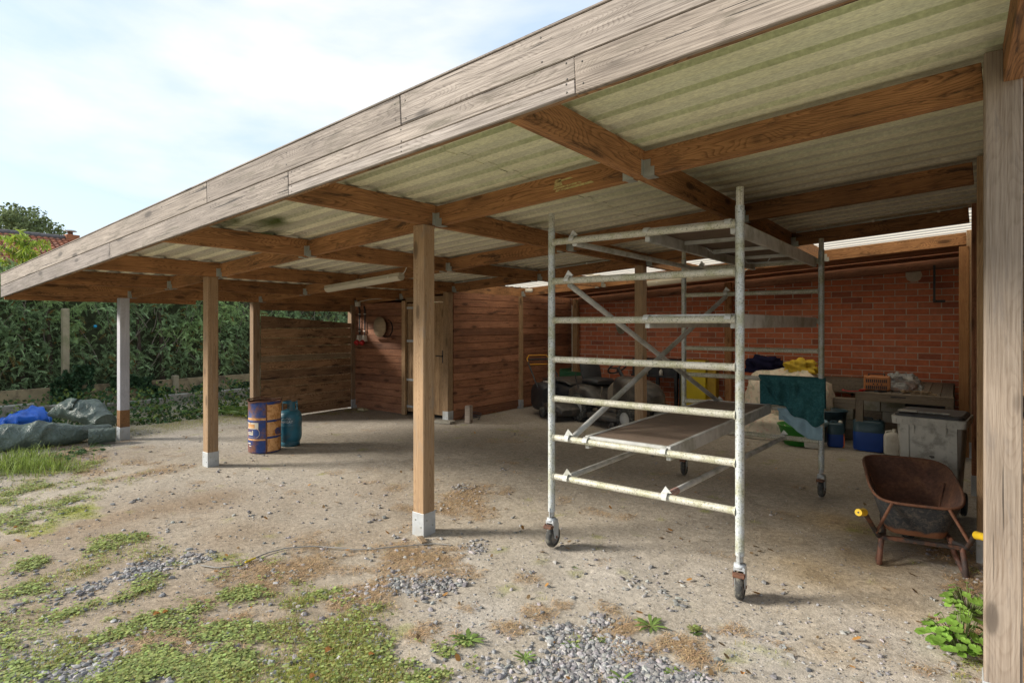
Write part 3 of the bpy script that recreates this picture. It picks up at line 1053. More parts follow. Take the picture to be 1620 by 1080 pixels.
cladding((-9.49, 7.24, 0), (-8.06, 7.24, 0), .06, 2.06, .125, M_plank, shed)
cladding((-9.49, 11.1, 0), (-9.49, 7.26, 0), .0, 2.1, .14, M_plank, shed)
MB().box(-9.5, -6.87, 11.0, 11.04, 0, 2.3).build('back_board', M_plank, shed, I4)
MB().box(-9.48, -8.07, 7.262, 7.28, 0, .1).box(-6.9, -6.875, 7.26, 11.0, 0, .1).build('leak_stop', M_plank, shed, I4)  # added strips that stop sun leaking under the wall planks
cladding((-6.86, 7.27, 0), (-6.86, 9.14, 0), .04, 2.22, .128, M_plank, shed)
cladding((-6.86, 9.24, 0), (-6.86, 11.1, 0), .04, 2.35, .128, M_plank, shed)
cladding((-8.02, 7.245, 0), (-6.98, 7.245, 0), 2.055, 2.15, .09, M_door, shed, name="header_plank")
# door
door = mesh_obj("door", MB().box(-7.98, -7.03, 7.262, 7.275, .07, 2.03).mesh("door", M_door), shed, I4)
for i in range(8):
    xa = -7.975 + i * .118
    beam("door_plank", (xa + .058, 7.252, .07), (xa + .058, 7.252, 2.03), .115, .022, M_door, door, .003).matrix_basis = line_frame((xa + .058, 7.252, .07), (xa + .058, 7.252, 2.03)) @ Matrix.Rotation(PI / 2, 4, 'X') if False else line_frame((xa + .058, 7.252, .07), (xa + .058, 7.252, 2.03))
for z in (.16, .645, 1.35, 1.95):
    MB().box(-8.03, -7.45, 7.234, 7.240, z - .02, z + .02, .001).box(-8.06, -8.03, 7.226, 7.240, z - .05, z + .05, .001).build("strap_hinge", M_galv, door, I4)
hb = MB().box(-7.085, -7.055, 7.232, 7.240, .98, 1.2, .002).tube([(-7.07, 7.235, 1.10), (-7.07, 7.19, 1.10), (-7.19, 7.185, 1.105)], .009, 8)
hb.build("handle", M_black, door, I4)
beam("door_frame_post", (-8.03, 7.215, .0), (-8.03, 7.215, 2.08), .09, .05, M_door, shed)
beam("door_frame_post", (-7.0, 7.215, .0), (-7.0, 7.215, 2.08), .05, .04, M_door, shed)
# fixed side panel of rough boards on the left
panel = thing("board_panel", "rough knotty side panel of weathered horizontal boards between two posts", "panel", (-9.44, 6.2, 0))
zz = .025
hs = [.195, .15, .18, .14, .16, .15, .10, .16, .15, .17, .14]
for i, h in enumerate(hs):
    sl = .0 if i < 8 else .0
    m = M_panelpale if i == 6 else M_panel
    y0, y1 = 5.275, 7.13
    top_a = top_b = zz + h - .004
    if i == len(hs) - 1: top_a, top_b = 1.80, 1.67
    if i == len(hs) - 2: top_b = min(top_b, 1.665)
    j = random.uniform(0, .006)
    t = .022
    L = y1 - y0
    loops = []
    for (xx, tp) in ((0, top_a), (L, top_b)):
        tp = max(tp, zz + .01)
        loops.append([(xx, -t / 2, 0), (xx, t / 2, 0), (xx, t / 2, tp - zz), (xx, -t / 2, tp - zz)])
    mb = MB(); mb.loft(loops, smooth=False, cap0=True, cap1=True)
    mb.build("plank", m, panel, line_frame((-9.50 + j, y0, zz), (-9.50 + j, y1, zz)))
    zz += h

# ================================================================== RIGHT TIMBER WALL
side = thing("timber_side_wall", "boarded right side wall of the carport seen edge on", "wall", (.25, 7, 0))
cladding((.235, 11.1, 0), (.235, 3.3, 0), .03, 2.89, .136, M_panel, side, off=-.01)
for y, x in ((4.2, .19), (6.1, .185), (8.1, .18)):
    beam("stud", (x, y, .0), (x, y, 2.7), .045, .06, M_door, side)
    mb = MB()
    for i in range(9):
        mb.box(x - .025, x - .0225, y - .004, y + .004, .25 + i * .27, .258 + i * .27)
    tag(mb.build("screw", M_galv, side, I4), kind='stuff')
beam("stud", (.06, 9.16, .0), (.06, 9.16, 2.62), .10, .05, wood("lit_stud_wood", (.50, .27, .12), (.33, .16, .07)), side)  # paler orange wood: light from the translucent sheet painted in
beam("stud", (.04, 10.7, .0), (.04, 10.7, 2.6), .06, .08, M_plank, side)
beam("rail", (.19, 3.4, 1.3), (.19, 9.2, 1.3), .03, .09, M_door, side)

# ================================================================== BRICK BUILDING WALL
bw = thing("brick_wall", "red brick wall with pale mortar closing the back of the carport", "wall", (-3.4, 11.1, 0))


def brick_mat():
    m, nt, b = nodes_of("red_brick")
    oi = nt.nodes.new('ShaderNodeObjectInfo')
    c = ramp(nt, oi.outputs['Random'], [(0, (0.49, 0.145, 0.075)), (.35, (0.57, 0.18, 0.09)), (.7, (0.61, 0.22, 0.12)), (1, (0.35, 0.115, 0.07))])
    v = coords(nt)
    n = noise_(nt, v, 14, 6, .7)
    c = mixc(nt, 1.0, c, ramp(nt, n, [(.3, (.78,) * 3), (.7, (1.15,) * 3)]), 'MULTIPLY')
    nt.links.new(c, b.inputs['Base Color'])
    b.inputs['Roughness'].default_value = .9
    b.inputs['Specular IOR Level'].default_value = .15
    bump(nt, b, n, .4, .004)
    return m


M_brick = brick_mat()
mort = plain("pale_mortar", (0.60, 0.52, 0.42), .95, 0, .2, 15)
MB().box(-6.86, .32, 11.098, 11.3, -.05, 3.1).build("mortar", mort, bw, I4)
bme = MB().box(-.144, .144, -.012, .06, -.0445, .0445, .003).mesh("brick", M_brick)
bhalf = MB().box(-.144, .144, -.012, .06, -.0445, .0445, .003)
cells = []
for r in range(27):
    z = .05 + r * .1
    off = 0 if r % 2 else .15
    for c_ in range(25):
        x = -6.95 + off + c_ * .3
        if x > .3 or x < -6.75: continue
        if z > zb(x) + .16: continue
        u = (x * CS + 11.1 * SN) / (-x * SN + 11.1 * CS)
        cells.append((x, z))
post('post', -6.62, 10.95, 2.2, M_door, w=.11)
# nearest bricks (they show largest) are single parts
vis = [c for c in cells if c[1] > .62]
vis.sort(key=lambda c: -c[0])
single = set(vis[:296])
rest = MB()
for (x, z) in cells:
    M = Matrix.Translation((x + random.uniform(-.002, .002), 11.105 + random.uniform(-.002, .003), z))
    if (x, z) in single:
        mesh_obj("brick", bme, bw, M)
    else:
        rest.box(-.144, .144, -.012, .06, -.0445, .0445, .003, M)
m, nt, b = nodes_of("red_brick_mixed")
g = nt.nodes.new('ShaderNodeNewGeometry')
c = ramp(nt, g.outputs['Random Per Island'], [(0, (0.49, 0.145, 0.075)), (.35, (0.57, 0.18, 0.09)), (.7, (0.61, 0.22, 0.12)), (1, (0.35, 0.115, 0.07))])
v = coords(nt, rnd=False)
n = noise_(nt, v, 14, 6, .7)
c = mixc(nt, 1.0, c, ramp(nt, n, [(.3, (.78,) * 3), (.7, (1.15,) * 3)]), 'MULTIPLY')
nt.links.new(c, b.inputs['Base Color']); b.inputs['Roughness'].default_value = .9
ro = rest.build("brickwork", m, bw, I4); ro['kind'] = 'stuff'
beam("wall_plate", (-6.8, 11.04, zb(-6.8) - .05), (.2, 11.04, zb(.2) - .05), .08, .17, M_plank, bw)
MB().lathe([(0.0001, 0), (.10, 0), (.12, -.004)], 12, Matrix.Translation((-5.62, 11.075, 1.62)) @ Matrix.Rotation(PI / 2, 4, 'X') @ Matrix.Scale(1.5, 4, (0, 1, 0))).build("mortar_patch", M_concrete, bw, I4)
MB().lathe([(0.0001, 0), (.09, 0), (.11, -.004)], 10, Matrix.Translation((-.55, 11.075, 2.42)) @ Matrix.Rotation(PI / 2, 4, 'X')).build("mortar_patch", mort, bw, I4)
MB().box(-.30, -.27, 10.9, 10.95, 2.0, 2.55).box(-.30, -.27, 10.7, 11.08, 2.0, 2.03).box(-.3, -.15, 10.93, 10.96, 1.98, 2.02).build("bracket", M_black, bw, I4)
# ================================================================== SCAFFOLD TOWER
tower = thing("scaffold_tower", "grey metal mobile scaffold tower on castors with three decks", "scaffold", (-1.68, 4.9, 0))
LX, RX_, FY, BY = -2.385, -1.035, 3.585, 6.20
RUNG = [.53 + .2875 * i for i in range(7)]
R1 = .0265


def fluted(mb, x, y, z0, z1, r):
    n = 20
    loops = []
    for z in (z0, z1):
        loops.append([(x + (r - (.003 if k % 2 else 0)) * math.cos(2 * PI * k / n), y + (r - (.003 if k % 2 else 0)) * math.sin(2 * PI * k / n), z) for k in range(n)])
    mb.loft(loops, smooth=False, cap1=True)


def caster(x, y, ang):
    M = Matrix.Translation((x, y, 0)) @ Matrix.Rotation(ang, 4, 'Z')
    c = MB()
    c.lathe([(.021, .235), (.021, .30), (.024, .30), (.024, .315)], 14)
    c.box(-.032, .004, -.004, .004, .225, .30, .001).box(-.004, .034, .01, .018, .215, .29, .001)
    co = c.build("castor", M_galv, tower, M)
    f = MB()
    f.lathe([(.0, .222), (.034, .22), (.036, .20), (.030, .196)], 18)
    for s_ in (-1, 1):
        loops = []
        poly = [(-.03, .205), (.034, .205), (.052, .17), (.045, .075), (.02, .062), (-.004, .075), (-.028, .17)]
        f.prism([(a, b) for a, b in poly], s_ * .029 - .003, s_ * .029 + .003, Matrix(((1, 0, 0, 0), (0, 0, 1, 0), (0, 1, 0, 0), (0, 0, 0, 1))))
    f.box(-.030, .045, -.031, .031, .185, .207, .003)
    f.build("fork", M_galv, co, M)
    t = MB()
    Mw = Matrix.Translation((.018, 0, .0805)) @ Matrix.Rotation(PI / 2, 4, 'X')
    t.lathe([(.052, -.021), (.070, -.022), (.0785, -.014), (.0805, 0), (.0785, .014), (.070, .022), (.052, .021)], 28, Mw)
    t.build("tyre", M_rubber, co, M)
    w = MB()
    w.lathe([(.0001, -.016), (.018, -.018), (.020, -.012), (.050, -.012), (.053, -.019), (.053, .019), (.050, .012), (.020, .012), (.018, .018), (.0001, .016)], 24, Mw)
    w.build("wheel_disc", plain_cache("castor_disc", (0.22, .2, .18), .7), co, M)
    b = MB()
    b.box(-.075, -.03, -.038, .030, .158, .178, .004)
    b.loft([[(-.035, s_ * .031, .178), (-.035, s_ * .035, .178), (-.035, s_ * .035, .158), (-.035, s_ * .031, .158)] for s_ in (1,)] +
           [[(.022, .033, .085), (.022, .037, .085), (.018, .037, .07), (.018, .033, .07)]], smooth=False, cap0=True, cap1=True)
    b.box(-.04, .02, .031, .036, .15, .18, .001)
    b.tube([(.018, -.036, .08), (.018, .038, .08)], .010, 10)
    b.build("brake_lever", M_rust, co, M)


_pc = {}


def plain_cache(name, col, rough=.6, **k):
    if name not in _pc: _pc[name] = plain(name, col, rough, **k)
    return _pc[name]


for (x, y, a) in ((LX, FY, math.radians(93)), (RX_, FY, math.radians(97)), (LX, BY, math.radians(95)), (RX_, BY, math.radians(86))):
    p = MB().tube([(x, y, .27), (x, y, 2.36)], R1, 16).build("pole", M_pole, tower, I4)
    mb = MB(); fluted(mb, x, y, 2.355, 2.47, .0225); mb.build("spigot", M_tube, p, I4)
    caster(x, y, a)
for y in (FY, BY):
    for z in RUNG:
        mb = MB().tube([(LX + .02, y, z), (RX_ - .02, y, z)], .0235, 14)
        r_ = mb.build("rung", M_tube, tower, I4)
        wd = MB()
        for xx in (LX + .028, RX_ - .028):
            wd.lathe([(.031, -.006), (.029, 0), (.0245, .006)], 14, Matrix.Translation((xx, y, z)) @ Matrix.Rotation(PI / 2 * (1 if xx < -2 else -1), 4, 'Y'))
        tag(wd.build("weld", M_tube, r_, I4), kind='stuff')


def hook(p, d, parent):
    """claw clamp over a rung at p, brace leaving in direction d"""
    mb = MB()
    M = Matrix.Translation(p)
    ring = [(0, .034 * math.cos(a), .034 * math.sin(a)) for a in [math.radians(q) for q in range(-40, 221, 29)]]
    loops = []
    for q in ring:
        v = Vector(q)
        loops.append([tuple(v * k + Vector((xo, 0, 0))) for k, xo in ((.80, -.017), (1.12, -.017), (1.12, .017), (.80, .017))])
    mb.loft(loops, M, smooth=False, cap0=True, cap1=True)
    mb.prism([(-.035, .0), (.0, .055), (.042, .015)], -.004, .004, M @ Matrix.Rotation(PI / 2, 4, 'X') @ Matrix.Translation((0, .02, 0)))
    return mb.build("clamp", M_alu, parent, I4)


def brace(x0, z0, x1, z1, mat=None, r=.0215):
    p0, p1 = Vector((x0, FY + .02, z0)), Vector((x1, BY - .02, z1))
    o = MB().tube([p0, p1], r, 14).build("brace", mat or M_alu, tower, I4)
    hook(Vector((x0, FY, RUNG_near(z0))), p1 - p0, o)
    hook(Vector((x1, BY, RUNG_near(z1))), p0 - p1, o)
    return o


def RUNG_near(z):
    return min(RUNG, key=lambda q: abs(q - z))


brace(-2.24, RUNG[1] - .01, -1.93, RUNG[5] - .03)
brace(-2.24, RUNG[5] - .03, -2.0, RUNG[1] + .02)
brace(-2.20, RUNG[6] - .02, -2.19, RUNG[6] - .02)
brace(-2.25, RUNG[0] + .01, -2.24, RUNG[0])
o = brace(-1.50, RUNG[0] + .01, -1.37, RUNG[0])
MB().tube([(-1.50, FY + .03, RUNG[0] + .01), (-1.493, FY + .17, RUNG[0] + .009)], .0225, 14).build("worn_red_paint", plain_cache("worn_red_paint", (.36, .2, .17), .7, dirt=(.45, .43, .38), dirt_amt=.9, dirt_scale=60), o, I4)


def deck(x0, x1, z, d=.085):
    y0, y1 = FY + .035, BY - .035
    ro = MB().box(x0 + .03, x1 - .03, y0 + .03, y1 - .03, z - .010, z, 0).build("platform", M_ply, tower, I4)
    for xa in (x0, x1 - .032):
        MB().box(xa, xa + .032, y0, y1, z - d, z + .006, .003).build("side_beam", M_alu, ro, I4)
    for ya in (y0, y1 - .032):
        MB().box(x0 + .033, x1 - .033, ya, ya + .03, z - .028, z + .005, .003).build("end_rail", M_alu, ro, I4)
    for k in range(1, 4):
        yy = y0 + (y1 - y0) * k / 4
        MB().box(x0 + .033, x1 - .033, yy - .018, yy + .018, z - .04, z - .012, .002).build("cross_bar", M_alu, ro, I4)
    for yy, s_ in ((FY, 1), (BY, -1)):
        for xa in (x0 + .03, x1 - .03):
            mb = MB()
            loops = []
            for q in range(-20, 201, 25):
                a = math.radians(q)
                v = Vector((0, math.cos(a) * .028, math.sin(a) * .028))
                loops.append([tuple(v * k2 + Vector((xo, 0, 0))) for k2, xo in ((.93, -.018), (1.22, -.018), (1.22, .018), (.93, .018))])
            mb.loft(loops, Matrix.Translation((xa, yy, z - .030)), smooth=False, cap0=True, cap1=True)
            mb.build("hook", M_alu, ro, I4)
    return ro


dk = deck(-1.66, -1.07, RUNG[6] + .03)
# wire wind catches under the top deck
mb = MB()
for yy in (4.35, 5.25):
    mb.tube([(-1.5, yy, RUNG[6] - .03), (-1.46, yy + .05, RUNG[6] - .07), (-1.3, yy + .05, RUNG[6] - .07), (-1.26, yy, RUNG[6] - .03)], .004, 6)
tag(mb.build("wind_catch", M_galv, dk, I4), kind='stuff')
deck(-1.66, -1.07, RUNG[4] + .03)
dk = deck(-2.12, -1.48, RUNG[1] + .03)
MB().box(-2.06, -1.54, 5.2, 5.206, RUNG[1] + .031, RUNG[1] + .034).build("hatch_seam", M_alu, dk, I4)
# straw on the low deck
P = np.stack([rng.uniform(-2.05, -1.55, 60), np.clip(rng.normal(5.1, .4, 60), 3.7, 6.1), np.full(60, RUNG[1] + .031)], -1)
o = blades("straw_scraps", P, .015, .05, .002, M_leaf, lambda n: np.array((.5, .36, .15)) * (.5 + .7 * rng.random((n, 1))), flat=True)
tag(o, "scraps of straw and dry leaves lying on the lowest scaffold deck", kind='stuff')


# ================================================================== CLOTHS
def cloth(name, label, cat, f, nu, nv, mat, th=.004, group=None):
    """f(u,v) -> point; a doubled sheet with thickness"""
    g = [[Vector(f(i / (nu - 1), j / (nv - 1))) for j in range(nv)] for i in range(nu)]
    V, F = [], []
    nrm = [[None] * nv for _ in range(nu)]
    for i in range(nu):
        for j in range(nv):
            a = g[min(i + 1, nu - 1)][j] - g[max(i - 1, 0)][j]
            b = g[i][min(j + 1, nv - 1)] - g[i][max(j - 1, 0)]
            n_ = a.cross(b)
            nrm[i][j] = n_.normalized() if n_.length > 1e-9 else Vector((0, -1, 0))
    for s_ in (0, 1):
        for i in range(nu):
            for j in range(nv):
                V.append(tuple(g[i][j] + nrm[i][j] * (th * s_)))
    n = nu * nv
    for i in range(nu - 1):
        for j in range(nv - 1):
            a, b, c_, d = i * nv + j, (i + 1) * nv + j, (i + 1) * nv + j + 1, i * nv + j + 1
            F.append((a, b, c_, d)); F.append((d + n, c_ + n, b + n, a + n))
    for i in range(nu - 1):
        for j in (0, nv - 1):
            a, b = i * nv + j, (i + 1) * nv + j
            F.append((a, b, b + n, a + n))
    for j in range(nv - 1):
        for i in (0, nu - 1):
            a, b = i * nv + j, i * nv + j + 1
            F.append((a, b, b + n, a + n))
    o = MB().add(V, F, True).build(name, mat, None, I4)
    return tag(o, label, cat, group)


def nz(p, s=1.0, k=0):
    return mnoise.noise(Vector(p) * s + Vector((k * 7.3, k * 3.1, k * 5.7)))


M_teal = plain("teal_towel_cloth", (0.035, 0.125, 0.14), .95, 0, .3, 60, (0.07, .19, .20), .4, 30, bmp=.3, spec=.1)
M_sky = plain("pale_blue_cloth", (0.30, 0.46, 0.56), .9, 0, .12, 20, spec=.1)


def teal(u, v):
    # v: 0 back hem .. 0.28 over the rung .. 1 front hem
    x = -1.60 + .60 * u
    zr = RUNG[2]
    top = zr + .036
    length = .07 + .33 * min(1, u * 1.7 + .05) + .02 * math.sin(u * 9)
    if v < .22:
        t = v / .22
        y, z = BY + .035 - .01 * t, top - .30 * (1 - t)
    elif v < .30:
        t = (v - .22) / .08
        a = PI * t
        y, z = BY + .034 * math.cos(a), zr + .034 * math.sin(a) + .006
    else:
        t = (v - .30) / .70
        y = BY - .036 - .035 * t - .03 * abs(nz((u * 3, t * 1.2, 0), 1.5)) * t
        z = top - .01 - length * t
        x += -.02 * t * (1 - u) + .10 * t * (1 - u) * (1 - u)
    f = math.sin(u * 19 + v * 5 + 2 * math.sin(v * 4)) * .012 + nz((u * 5, v * 2.5, 3), 1.6) * .06
    k_ = 0 if v <= .3 else min(1, (v - .3) * 5)
    return (x, y - f * k_, z + nz((u * 4, 1, 2)) * .05 * k_ * v)


cloth("towel", "dark teal towel hung over the rear scaffold rung", "towel", teal, 44, 40, M_teal, .007)


def blue(u, v):
    x = -1.42 + .40 * u
    zr = RUNG[1]
    if v < .3:
        t = v / .3
        y, z = BY + .03, zr + .02 - .14 * (1 - t)
    elif v < .36:
        t = (v - .3) / .06
        y, z = BY + .03 * math.cos(PI * t), zr + .03 * math.sin(PI * t)
    else:
        t = (v - .36) / .64
        y = BY - .032 - .01 * t
        z = zr - (.10 + .17 * min(1, u * 1.6 + .0)) * t
        x += .05 * t * (1 - u)
    return (x, y - .012 * math.sin(u * 16 + v) * (v > .36) - nz((u * 4, v * 3, 9), 1.5) * .02, z)


cloth("cloth", "pale blue cloth hung over the lower scaffold rung under the towel", "cloth", blue, 30, 26, M_sky)


# ---- lumpy bags and heaps
def lump(name, label, cat, c, size, mat, seed, amp=.18, freq=2.2, flat=True, n=40, parent=None, fold=.0, M=None):
    V, F = [], []
    nu, nv = n, n // 2
    for j in range(nv + 1):
        ph = PI * j / nv
        for i in range(nu):
            th = 2 * PI * i / nu
            d = Vector((math.sin(ph) * math.cos(th), math.sin(ph) * math.sin(th), math.cos(ph)))
            # squarer than a ball
            q = Vector([math.copysign(abs(t) ** .72, t) for t in d])
            r = 1 + amp * nz(d, freq, seed) + amp * .45 * nz(d, freq * 2.6, seed + 1) + fold * abs(nz(d, freq * 1.7, seed + 5)) + amp * .2 * nz(d, freq * 6, seed + 2)
            p = Vector((q.x * size[0] * r, q.y * size[1] * r, q.z * size[2] * r))
            if flat and p.z < -size[2] * .75: p.z = -size[2] * .75 + (p.z + size[2] * .75) * .1
            V.append(tuple(p))
    for j in range(nv):
        for i in range(nu):
            i2 = (i + 1) % nu
            F.append((j * nu + i, (j + 1) * nu + i, (j + 1) * nu + i2, j * nu + i2))
    o = MB().add(V, F, True).build(name, mat, parent, M if M is not None else Matrix.Translation(c))
    return tag(o, label, cat)


m, nt, b = nodes_of("floral_fabric")
v = coords(nt)
vo = N(nt, 'ShaderNodeTexVoronoi', Scale=16.0); nt.links.new(v, vo.inputs[0])
n1 = noise_(nt, v, 12, 4, .6, .6)
c = mixc(nt, ramp(nt, n1, [(.5, 0), (.62, .6)]), (.72, .63, .50), (.36, .38, .26))
c = mixc(nt, ramp(nt, vo.outputs['Distance'], [(.15, .6), (.36, 0)]), c, (.70, .42, .34))
nt.links.new(c, b.inputs['Base Color']); b.inputs['Roughness'].default_value = .95
bump(nt, b, noise_(nt, v, 7, 5, .6), .7, .02)
M_floral = m
M_navy = plain("navy_cloth", (.012, .012, .035), .95, 0, .3, 10, spec=.1)
M_yellow = plain("yellow_cloth", (.62, .43, .03), .7, 0, .3, 12)
lump("stuffed_bag", "tall bulging floral fabric bag behind the scaffold", "bag", (-2.05, 9.55, .46), (.58, .42, .50), M_floral, 3, .16, fold=.1)
lump("stuffed_bag", "flatter floral fabric bag slumped on the floor in front of the tall one", "bag", (-2.42, 9.05, .14), (.50, .26, .2), M_floral, 8, .2, fold=.1)
lump("jacket", "dark navy jacket crumpled on top of the floral bag", "clothing", (-2.40, 9.6, 1.0), (.24, .2, .13), M_navy, 12, .4, fold=.3)
lump("rag", "bright yellow rag lying on top of the floral bag", "rag", (-1.86, 9.5, 1.0), (.20, .14, .10), M_yellow, 17, .5, fold=.5)
tub = thing("plastic_tub", "green plastic tub on the floor below the pale blue cloth", "tub", (-1.75, 8.75, 0))
M_green = plain("green_plastic", (.035, .24, .03), .45, 0, .1)
tb = MB(); tb.lathe([(.0001, .0), (.17, 0), (.25, .26), (.265, .265), (.265, .275), (.24, .27), (.16, .015), (.0001, .015)], 28); tb.build("body", M_green, tub)
lump("garment", "pale blue garment heaped in the green tub", "clothing", (-1.62, 8.72, .30), (.20, .16, .1), M_sky, 23, .4)

# ================================================================== TABLE AND WHAT IS ROUND IT
table = thing("table", "long grey slatted wooden table against the brick wall", "table", (-.56, 9.85, 0))
TX0, TX1, TY0, TY1, TZ = -1.07, -.035, 8.80, 10.95, .765
for i in range(8):
    xa = TX0 + .01 + i * (TX1 - TX0 - .02) / 8
    w = (TX1 - TX0 - .02) / 8
    beam("tabletop_board", (xa + w / 2, TY0 + .05, TZ - .012), (xa + w / 2, TY1, TZ - .012), w - .006, .024, M_greywood, table)
beam("apron", (TX0, TY0 + .025, TZ - .055), (TX1, TY0 + .025, TZ - .055), .05, .11, M_greywood, table)
beam("apron", (TX0, TY1, TZ - .055), (TX1, TY1, TZ - .055), .05, .11, M_greywood, table)
for (x, y) in ((TX0 + .045, TY0 + .045), (TX1 - .045, TY0 + .045), (TX0 + .045, TY1 - .05), (TX1 - .045, TY1 - .05)):
    beam("leg", (x, y + .06 * 0, 0), (x, y, TZ - .11 if False else TZ - .025), .085, .075, M_greywood, table)
MB().box(-.68, -.52, TY0 - .003, TY0 + .002, TZ - .045, TZ - .03).build("handle_slot", M_black, table, I4)

ch = thing("battery_charger", "orange metal battery charger with dark vents on the table", "charger", (-.86, 9.12, TZ), .12)
M_orange = plain("orange_enamel", (.50, .19, .06), .5, 0, .2, 8, (.2, .1, .05), .5)
MB().box(-.15, .15, -.10, .10, .01, .20, .012).build("body", M_orange, ch)
for z0 in (.03, .115):
    for i in range(11):
        MB().box(-.125 + i * .022, -.111 + i * .022, -.103, -.100, z0, z0 + .045).build("vent", M_black, ch) if i % 1 == 0 else None
MB().tube([(-.09, 0, .20), (-.09, 0, .225), (.09, 0, .225), (.09, 0, .20)], .009, 8).build("handle", M_black, ch)
for i in range(3):
    MB().lathe([(.0001, 0), (.010, 0), (.010, .01), (.0001, .01)], 10, Matrix.Translation((-.04 + i * .045, -.10, .095)) @ Matrix.Rotation(PI / 2, 4, 'X')).build("knob", M_black, ch)
M_red = plain("red_plastic", (.45, .02, .02), .5)
for (x, y, mt, lb) in ((-1.00, 8.90, M_red, "red jump lead clamp at the left corner of the table"), (-.80, 8.92, M_black, "black jump lead clamp in front of the orange charger")):
    cl = thing("jump_lead_clamp", lb, "clamp", (x, y, TZ), 1.2 if mt is M_red else .3)
    for s_ in (-1, 1):
        MB().prism([(-.07, s_ * .010), (-.02, s_ * .022), (.03, s_ * .012), (.07, s_ * .003), (.07, s_ * .0), (-.02, s_ * .004)], .002, .03).build("jaw", mt, cl)
    cb = MB(); cb.tube([(-.07, 0, .012), (-.12, .02, .008), (-.18, .08, .006), (-.12, .2, .006), (.0, .25, .006)], .006, 6); cb.build("cable", mt, cl)
M_clear = plain("clear_plastic_film", (.75, .77, .76), .25, 0, .1, 6, trans=.75)
lump("plastic_bag", "crumpled clear plastic bag beside the charger", "bag", (-.58, 9.2, TZ + .085), (.16, .14, .12), M_clear, 31, .5, fold=.6)
pile = MB()
for i in range(16):
    x, y = random.uniform(-.56, -.22), random.uniform(8.88, 9.06)
    pile.box(-.05, .05, -.012, .012, 0, .014, M=Matrix.Translation((x, y, TZ + .002 + .012 * (i % 3))) @ Matrix.Rotation(random.uniform(0, 3), 4, 'Z'))
tag(pile.build("wood_offcuts", M_panelpale, None, I4), "small pale wood offcuts heaped near the front edge of the table", kind='stuff')


def jerrycan(name, label, loc, rz, w, d, h, mat, capmat, mat2=None, lvl=.45, cat="canister", neck=True):
    t = thing(name, label, cat, loc, rz)
    def loop(z, sx, sy, cx=0):
        r = .25
        pts = []
        for k in range(20):
            a = 2 * PI * k / 20
            ca, sa = math.cos(a), math.sin(a)
            pts.append((cx + sx * math.copysign(abs(ca) ** .45, ca), sy * math.copysign(abs(sa) ** .45, sa), z))
        return pts
    w2, d2 = w / 2, d / 2
    if mat2 is None:
        mb = MB(); mb.loft([loop(0, w2 * .9, d2 * .9), loop(.015, w2, d2), loop(h * .72, w2, d2), loop(h * .82, w2 * .86, d2 * .9), loop(h * .9, w2 * .5, d2 * .6, w2 * .2), loop(h * .91, w2 * .35, d2 * .5, w2 * .3)], cap0=True, cap1=True)
        mb.build("body", mat, t)
        MB().tube([(-w2 * .75, 0, h * .70), (-w2 * .70, 0, h * .92), (-w2 * .1, 0, h * .96), (w2 * .25, 0, h * .88)], .012, 8).build("handle", mat, t)
    else:
        mb = MB(); mb.loft([loop(0, w2 * .92, d2 * .92), loop(.02, w2, d2), loop(h * lvl, w2, d2)], cap0=True); mb.build("filled_part", mat2, t)
        mb = MB(); mb.loft([loop(h * lvl, w2, d2), loop(h * .88, w2, d2), loop(h * .94, w2 * .9, d2 * .85), loop(h * .95, w2 * .5, d2 * .5)], cap1=True); mb.build("body", mat, t)
        MB().tube([(-w2 * .5, 0, h * .93), (-w2 * .45, 0, h * 1.0), (w2 * .2, 0, h * 1.0), (w2 * .25, 0, h * .93)], .012, 8).build("handle", mat, t)
    MB().lathe([(.0001, .03), (.022, .03), (.024, 0), (.024, -.02)], 14, Matrix.Translation((w2 * .35 if mat2 is None else w2 * .62, 0, h * .935))).build("cap", capmat, t)
    return t


M_deepblue = plain("blue_plastic", (.012, .06, .30), .4, 0, .1)
M_tealplastic = plain("dark_teal_plastic", (.03, .07, .09), .35, 0, .15)
jerrycan("jerrycan", "large jerrycan with bright blue liquid behind the table leg", (-.93, 8.93, 0), .05, .36, .26, .42, M_tealplastic, M_black, M_deepblue, .58)
jerrycan("plastic_bottle", "white plastic bottle with a moulded handle under the table", (-.67, 8.80, 0), .2, .17, .13, .31, M_white, M_white)
ob = thing("bottle", "flat orange bottle with a flame mark beside the blue jerrycan", "bottle", (-1.27, 8.90, 0), .1)
M_obr = plain("bright_orange_plastic", (.78, .17, .015), .45, 0, .1)
out = [(-.06, 0), (.06, 0), (.065, .08), (.06, .17), (.035, .23), (.03, .28), (-.005, .28), (-.03, .25), (-.062, .14)]
MB().prism(out, -.03, .03, Matrix.Rotation(PI / 2, 4, 'X')).build("body", M_obr, ob)
MB().prism([(0, .075), (.016, .09), (.010, .105), (.002, .125), (-.006, .11), (-.015, .092)], .0305, .032, Matrix.Rotation(PI / 2, 4, 'X')).build("flame_mark", M_black, ob)
MB().lathe([(.0001, .31), (.016, .31), (.016, .275)], 12, Matrix.Translation((.012, 0, 0))).build("cap", M_black, ob)
jerrycan("canister", "white canister on the floor right of the pale blue cloth", (-1.53, 8.65, 0), .1, .24, .18, .30, M_white, M_white)
jerrycan("water_bottle", "clear canister half full of blue liquid next to the white one", (-1.32, 8.92, 0), .3, .2, .18, .34, M_tealplastic, M_white, M_deepblue, .5)
bk = thing("bucket", "dark blue grey bucket behind the canisters", "bucket", (-1.42, 9.28, 0))
MB().lathe([(.0001, 0), (.15, 0), (.19, .42), (.205, .425), (.205, .445), (.185, .44), (.145, .01), (.0001, .01)], 26).build("body", M_tealplastic, bk)
